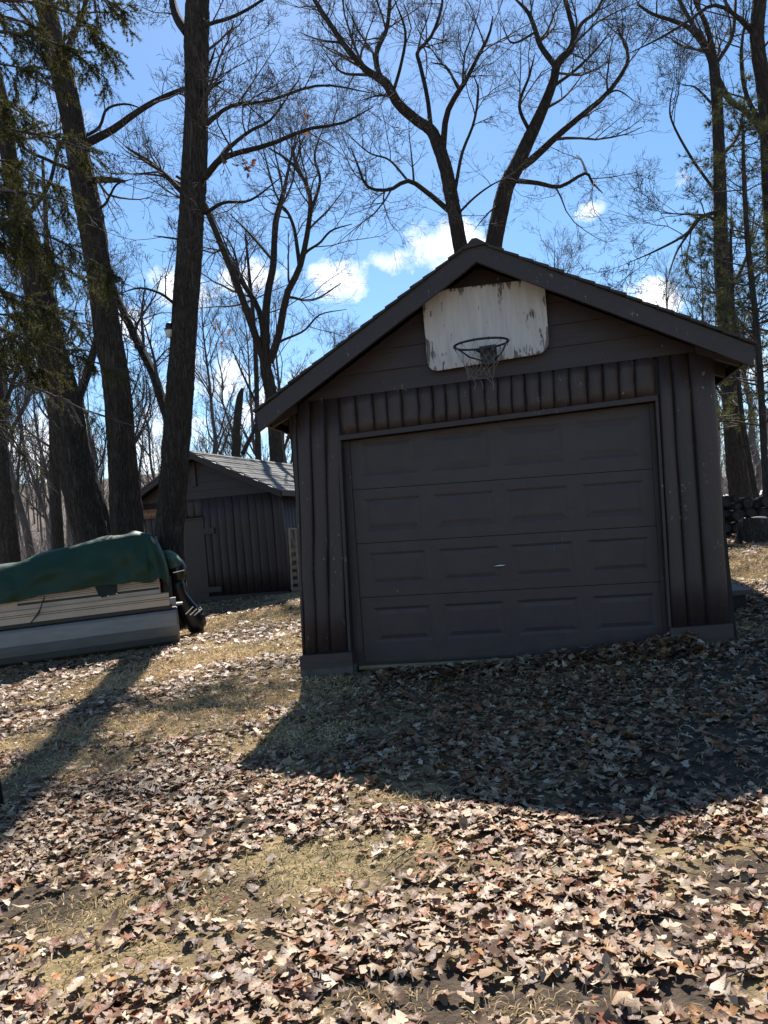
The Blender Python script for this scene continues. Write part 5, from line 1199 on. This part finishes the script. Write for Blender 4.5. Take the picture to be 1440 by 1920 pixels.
colr = pal[ci]*rng.uniform(.8, 1.15, (len(X), 1))
# the 300 that show largest are leaves of their own
order = np.argsort(np.hypot(X, Yv)-SZ*2+(np.abs(X) > Yv*.50+.02)*50); order = order[SZ[order] > .05]; near = order[:300]; rest = np.setdiff1d(np.arange(len(X)), near)
hi_me = []
for i in range(14):
    V, Fc = leaf_tpl(100+i, True); hi_me.append(mesh('fallen_leaf', V, Fc, M['leaf'], True))
Rm = rotm(300, .22)
for j, i in enumerate(near):
    Mx = Matrix(Rm[j].tolist()).to_4x4() @ Matrix.Diagonal((SZ[i], SZ[i]*1.08, SZ[i], 1)); Mx.translation = Vector((X[i], Yv[i], Zv[i]+.012)); inst('fallen_leaf', hi_me[j % 14], Mx, lawn)
Vs, Fs, Cs, k = [], [], [], 0
tid = np.where((SZ[rest] < .05)|(Yv[rest] > 6.5)|(np.abs(X[rest]) > Yv[rest]*.58+.3), rng.integers(26, 40, len(rest)), rng.integers(0, 26, len(rest)))
for t in range(len(tpl)):
    sel = rest[tid == t]; V, Fc = tpl[t]; Rm = rotm(len(sel), tilt); v = np.einsum('nij,kj->nki', Rm, V)*SZ[sel][:, None, None]+np.stack([X[sel], Yv[sel], Zv[sel]], -1)[:, None, :]
    low = v[..., 2].min(1)-gz(X[sel], Yv[sel]); v[..., 2] += np.maximum(0, -.01-low)[:, None]
    f = Fc[None]+(np.arange(len(sel))*len(V))[:, None, None]+k; Vs.append(v.reshape(-1, 3)); Fs.append(f.reshape(-1, 4)); k += len(sel)*len(V)
    Cs.append(np.repeat(np.c_[colr[sel], np.ones(len(sel))], len(V), 0))
o = obj('leaf_litter', np.vstack(Vs), np.vstack(Fs), M['litter'], None, True, attr=np.vstack(Cs)); tag(o, 'carpet of pale brown fallen oak leaves over the lawn', 'leaves', kind='stuff')
# grass
n = 420000; x, y = scatter(n, 1.8, 17, .58, .8); x[:70000] = np.sign(x[:70000])*(.5+y[:70000]*rng.uniform(.54, 1.1, 70000)); tv = turf(x, y); k = free(x, y)&(rng.uniform(size=n) < .07+.93*tv**1.1); x, y, tv = x[k], y[k], tv[k]; n = len(x)
L = rng.uniform(.025, .062, n)*(1+.3*(y > 6)); d = np.c_[rng.normal(size=n)*.9+.25, rng.normal(size=n)*.9, rng.uniform(.35, 1.3, n)]; d = nrm(d); wv = nrm(np.cross(d, rng.normal(size=(n, 3))))*(.0016+.00035*y)[:, None]
b = np.c_[x, y, gz(x, y)-.004]; mid = b+d*(L*.55)[:, None]; d2 = d.copy(); d2[:, 2] -= .75; tip = mid+nrm(d2)*(L*.5)[:, None]
V = np.stack([b-wv, b+wv, mid+wv*.8, mid-wv*.8, tip+wv*.1, tip-wv*.1], 1).reshape(-1, 3)
i0 = np.arange(n)*6; Fc = np.vstack([np.stack([i0, i0+1, i0+2, i0+3], -1), np.stack([i0+3, i0+2, i0+4, i0+5], -1)])
gc = np.array([(.68, .49, .26), (.57, .39, .19), (.76, .57, .34), (.32, .26, .12), (.44, .29, .15)])[rng.choice(5, n, p=[.32, .25, .2, .11, .12])]*rng.uniform(.75, 1.15, (n, 1))
p_ = ghit(620, 1610); gm = np.exp(-(((x-p_[0])/.45)**2+((y-p_[1])/.28)**2)**1.5)*rng.uniform(.3, 1, n)+.5*(pnoise(x, y, 1.1, 44) > .5)*rng.uniform(0, 1, n); gm = np.clip(gm, 0, 1)[:, None]; gc = gc*(1-gm)+gm*np.array([.27, .265, .12])*rng.uniform(.7, 1.2, (n, 1))
o = obj('dry_grass', V, Fc, M['blade'], None, attr=np.repeat(np.c_[gc, np.ones(n)], 6, 0)); tag(o, 'straw coloured dry grass showing between the fallen leaves', 'grass', kind='stuff')


# withered leaves still hanging on the big trunk's branches
bigoak = [o for o in bpy.data.objects if o.get('label', '').startswith('big straight oak')][0]
lm = bpy.data.materials.new('withered_leaf'); lm.use_nodes = True; nn = N(lm.node_tree); bs = lm.node_tree.nodes['Principled BSDF']; nn.link(nn.ramp(nn.noise(nn.coord(), 7, 3), [(.3, (.11, .05, .03)), (.7, (.2, .09, .05))]), bs.inputs['Base Color'])
tl = nn.new('ShaderNodeBsdfTranslucent'); tl.inputs['Color'].default_value = (.2, .085, .04, 1); mm_ = nn.new('ShaderNodeMixShader'); mm_.inputs[0].default_value = .5; nn.link(bs.outputs[0], mm_.inputs[1]); nn.link(tl.outputs[0], mm_.inputs[2]); nn.link(mm_.outputs[0], lm.node_tree.nodes['Material Output'].inputs['Surface'])
for px, py, nl, Yc in ((460, 308, 13, 12.4), (405, 622, 8, 12.9), (428, 318, 4, 12.6), (570, 225, 5, 12.)):
    V, Fc = [], []
    for k_ in range(nl):
        tv_, tf_ = leaf_tpl(200+k_); Rk = rotm(1, .8)[0]; c = at(px+rng.normal()*9, py+rng.normal()*13, Yc+rng.normal()*.1); b0 = len(V); V += list((Rk @ (tv_*.13).T).T+c); Fc += [tuple(int(q)+b0 for q in f_) for f_ in tf_]
    stem = [at(px-14, py-26, Yc), at(px, py, Yc), at(px+6, py+12, Yc)]
    m = MB(); m.tube(stem, .006, 4); m.build('leaf_stem', M['twig'], bigoak); obj('withered_leaves', V, Fc, lm, bigoak)

# small sticks dropped among the leaves
x, y = scatter(150, 1.9, 9, .52, .8); k = free(x, y); x, y = x[k], y[k]; n = len(x); L = rng.uniform(.05, .22, n); an = rng.uniform(0, 6.28, n)
P = np.zeros((n, 4, 3)); d = np.c_[np.cos(an), np.sin(an), np.zeros(n)]; P[:, 0] = np.c_[x, y, gz(x, y)+.025]
for q in range(1, 4): d = nrm(d+rng.normal(size=(n, 3))*[.2, .2, .04]); P[:, q] = P[:, q-1]+d*(L/3)[:, None]; P[:, q, 2] = gz(P[:, q, 0], P[:, q, 1])+.03
v, f = tubes(P, np.full((n, 4), .0024)*rng.uniform(.6, 1.5, (n, 1)), 4); o = obj('fallen_sticks', v, f, M['twig']); tag(o, 'thin dry sticks lying among the fallen leaves', 'sticks', kind='stuff')
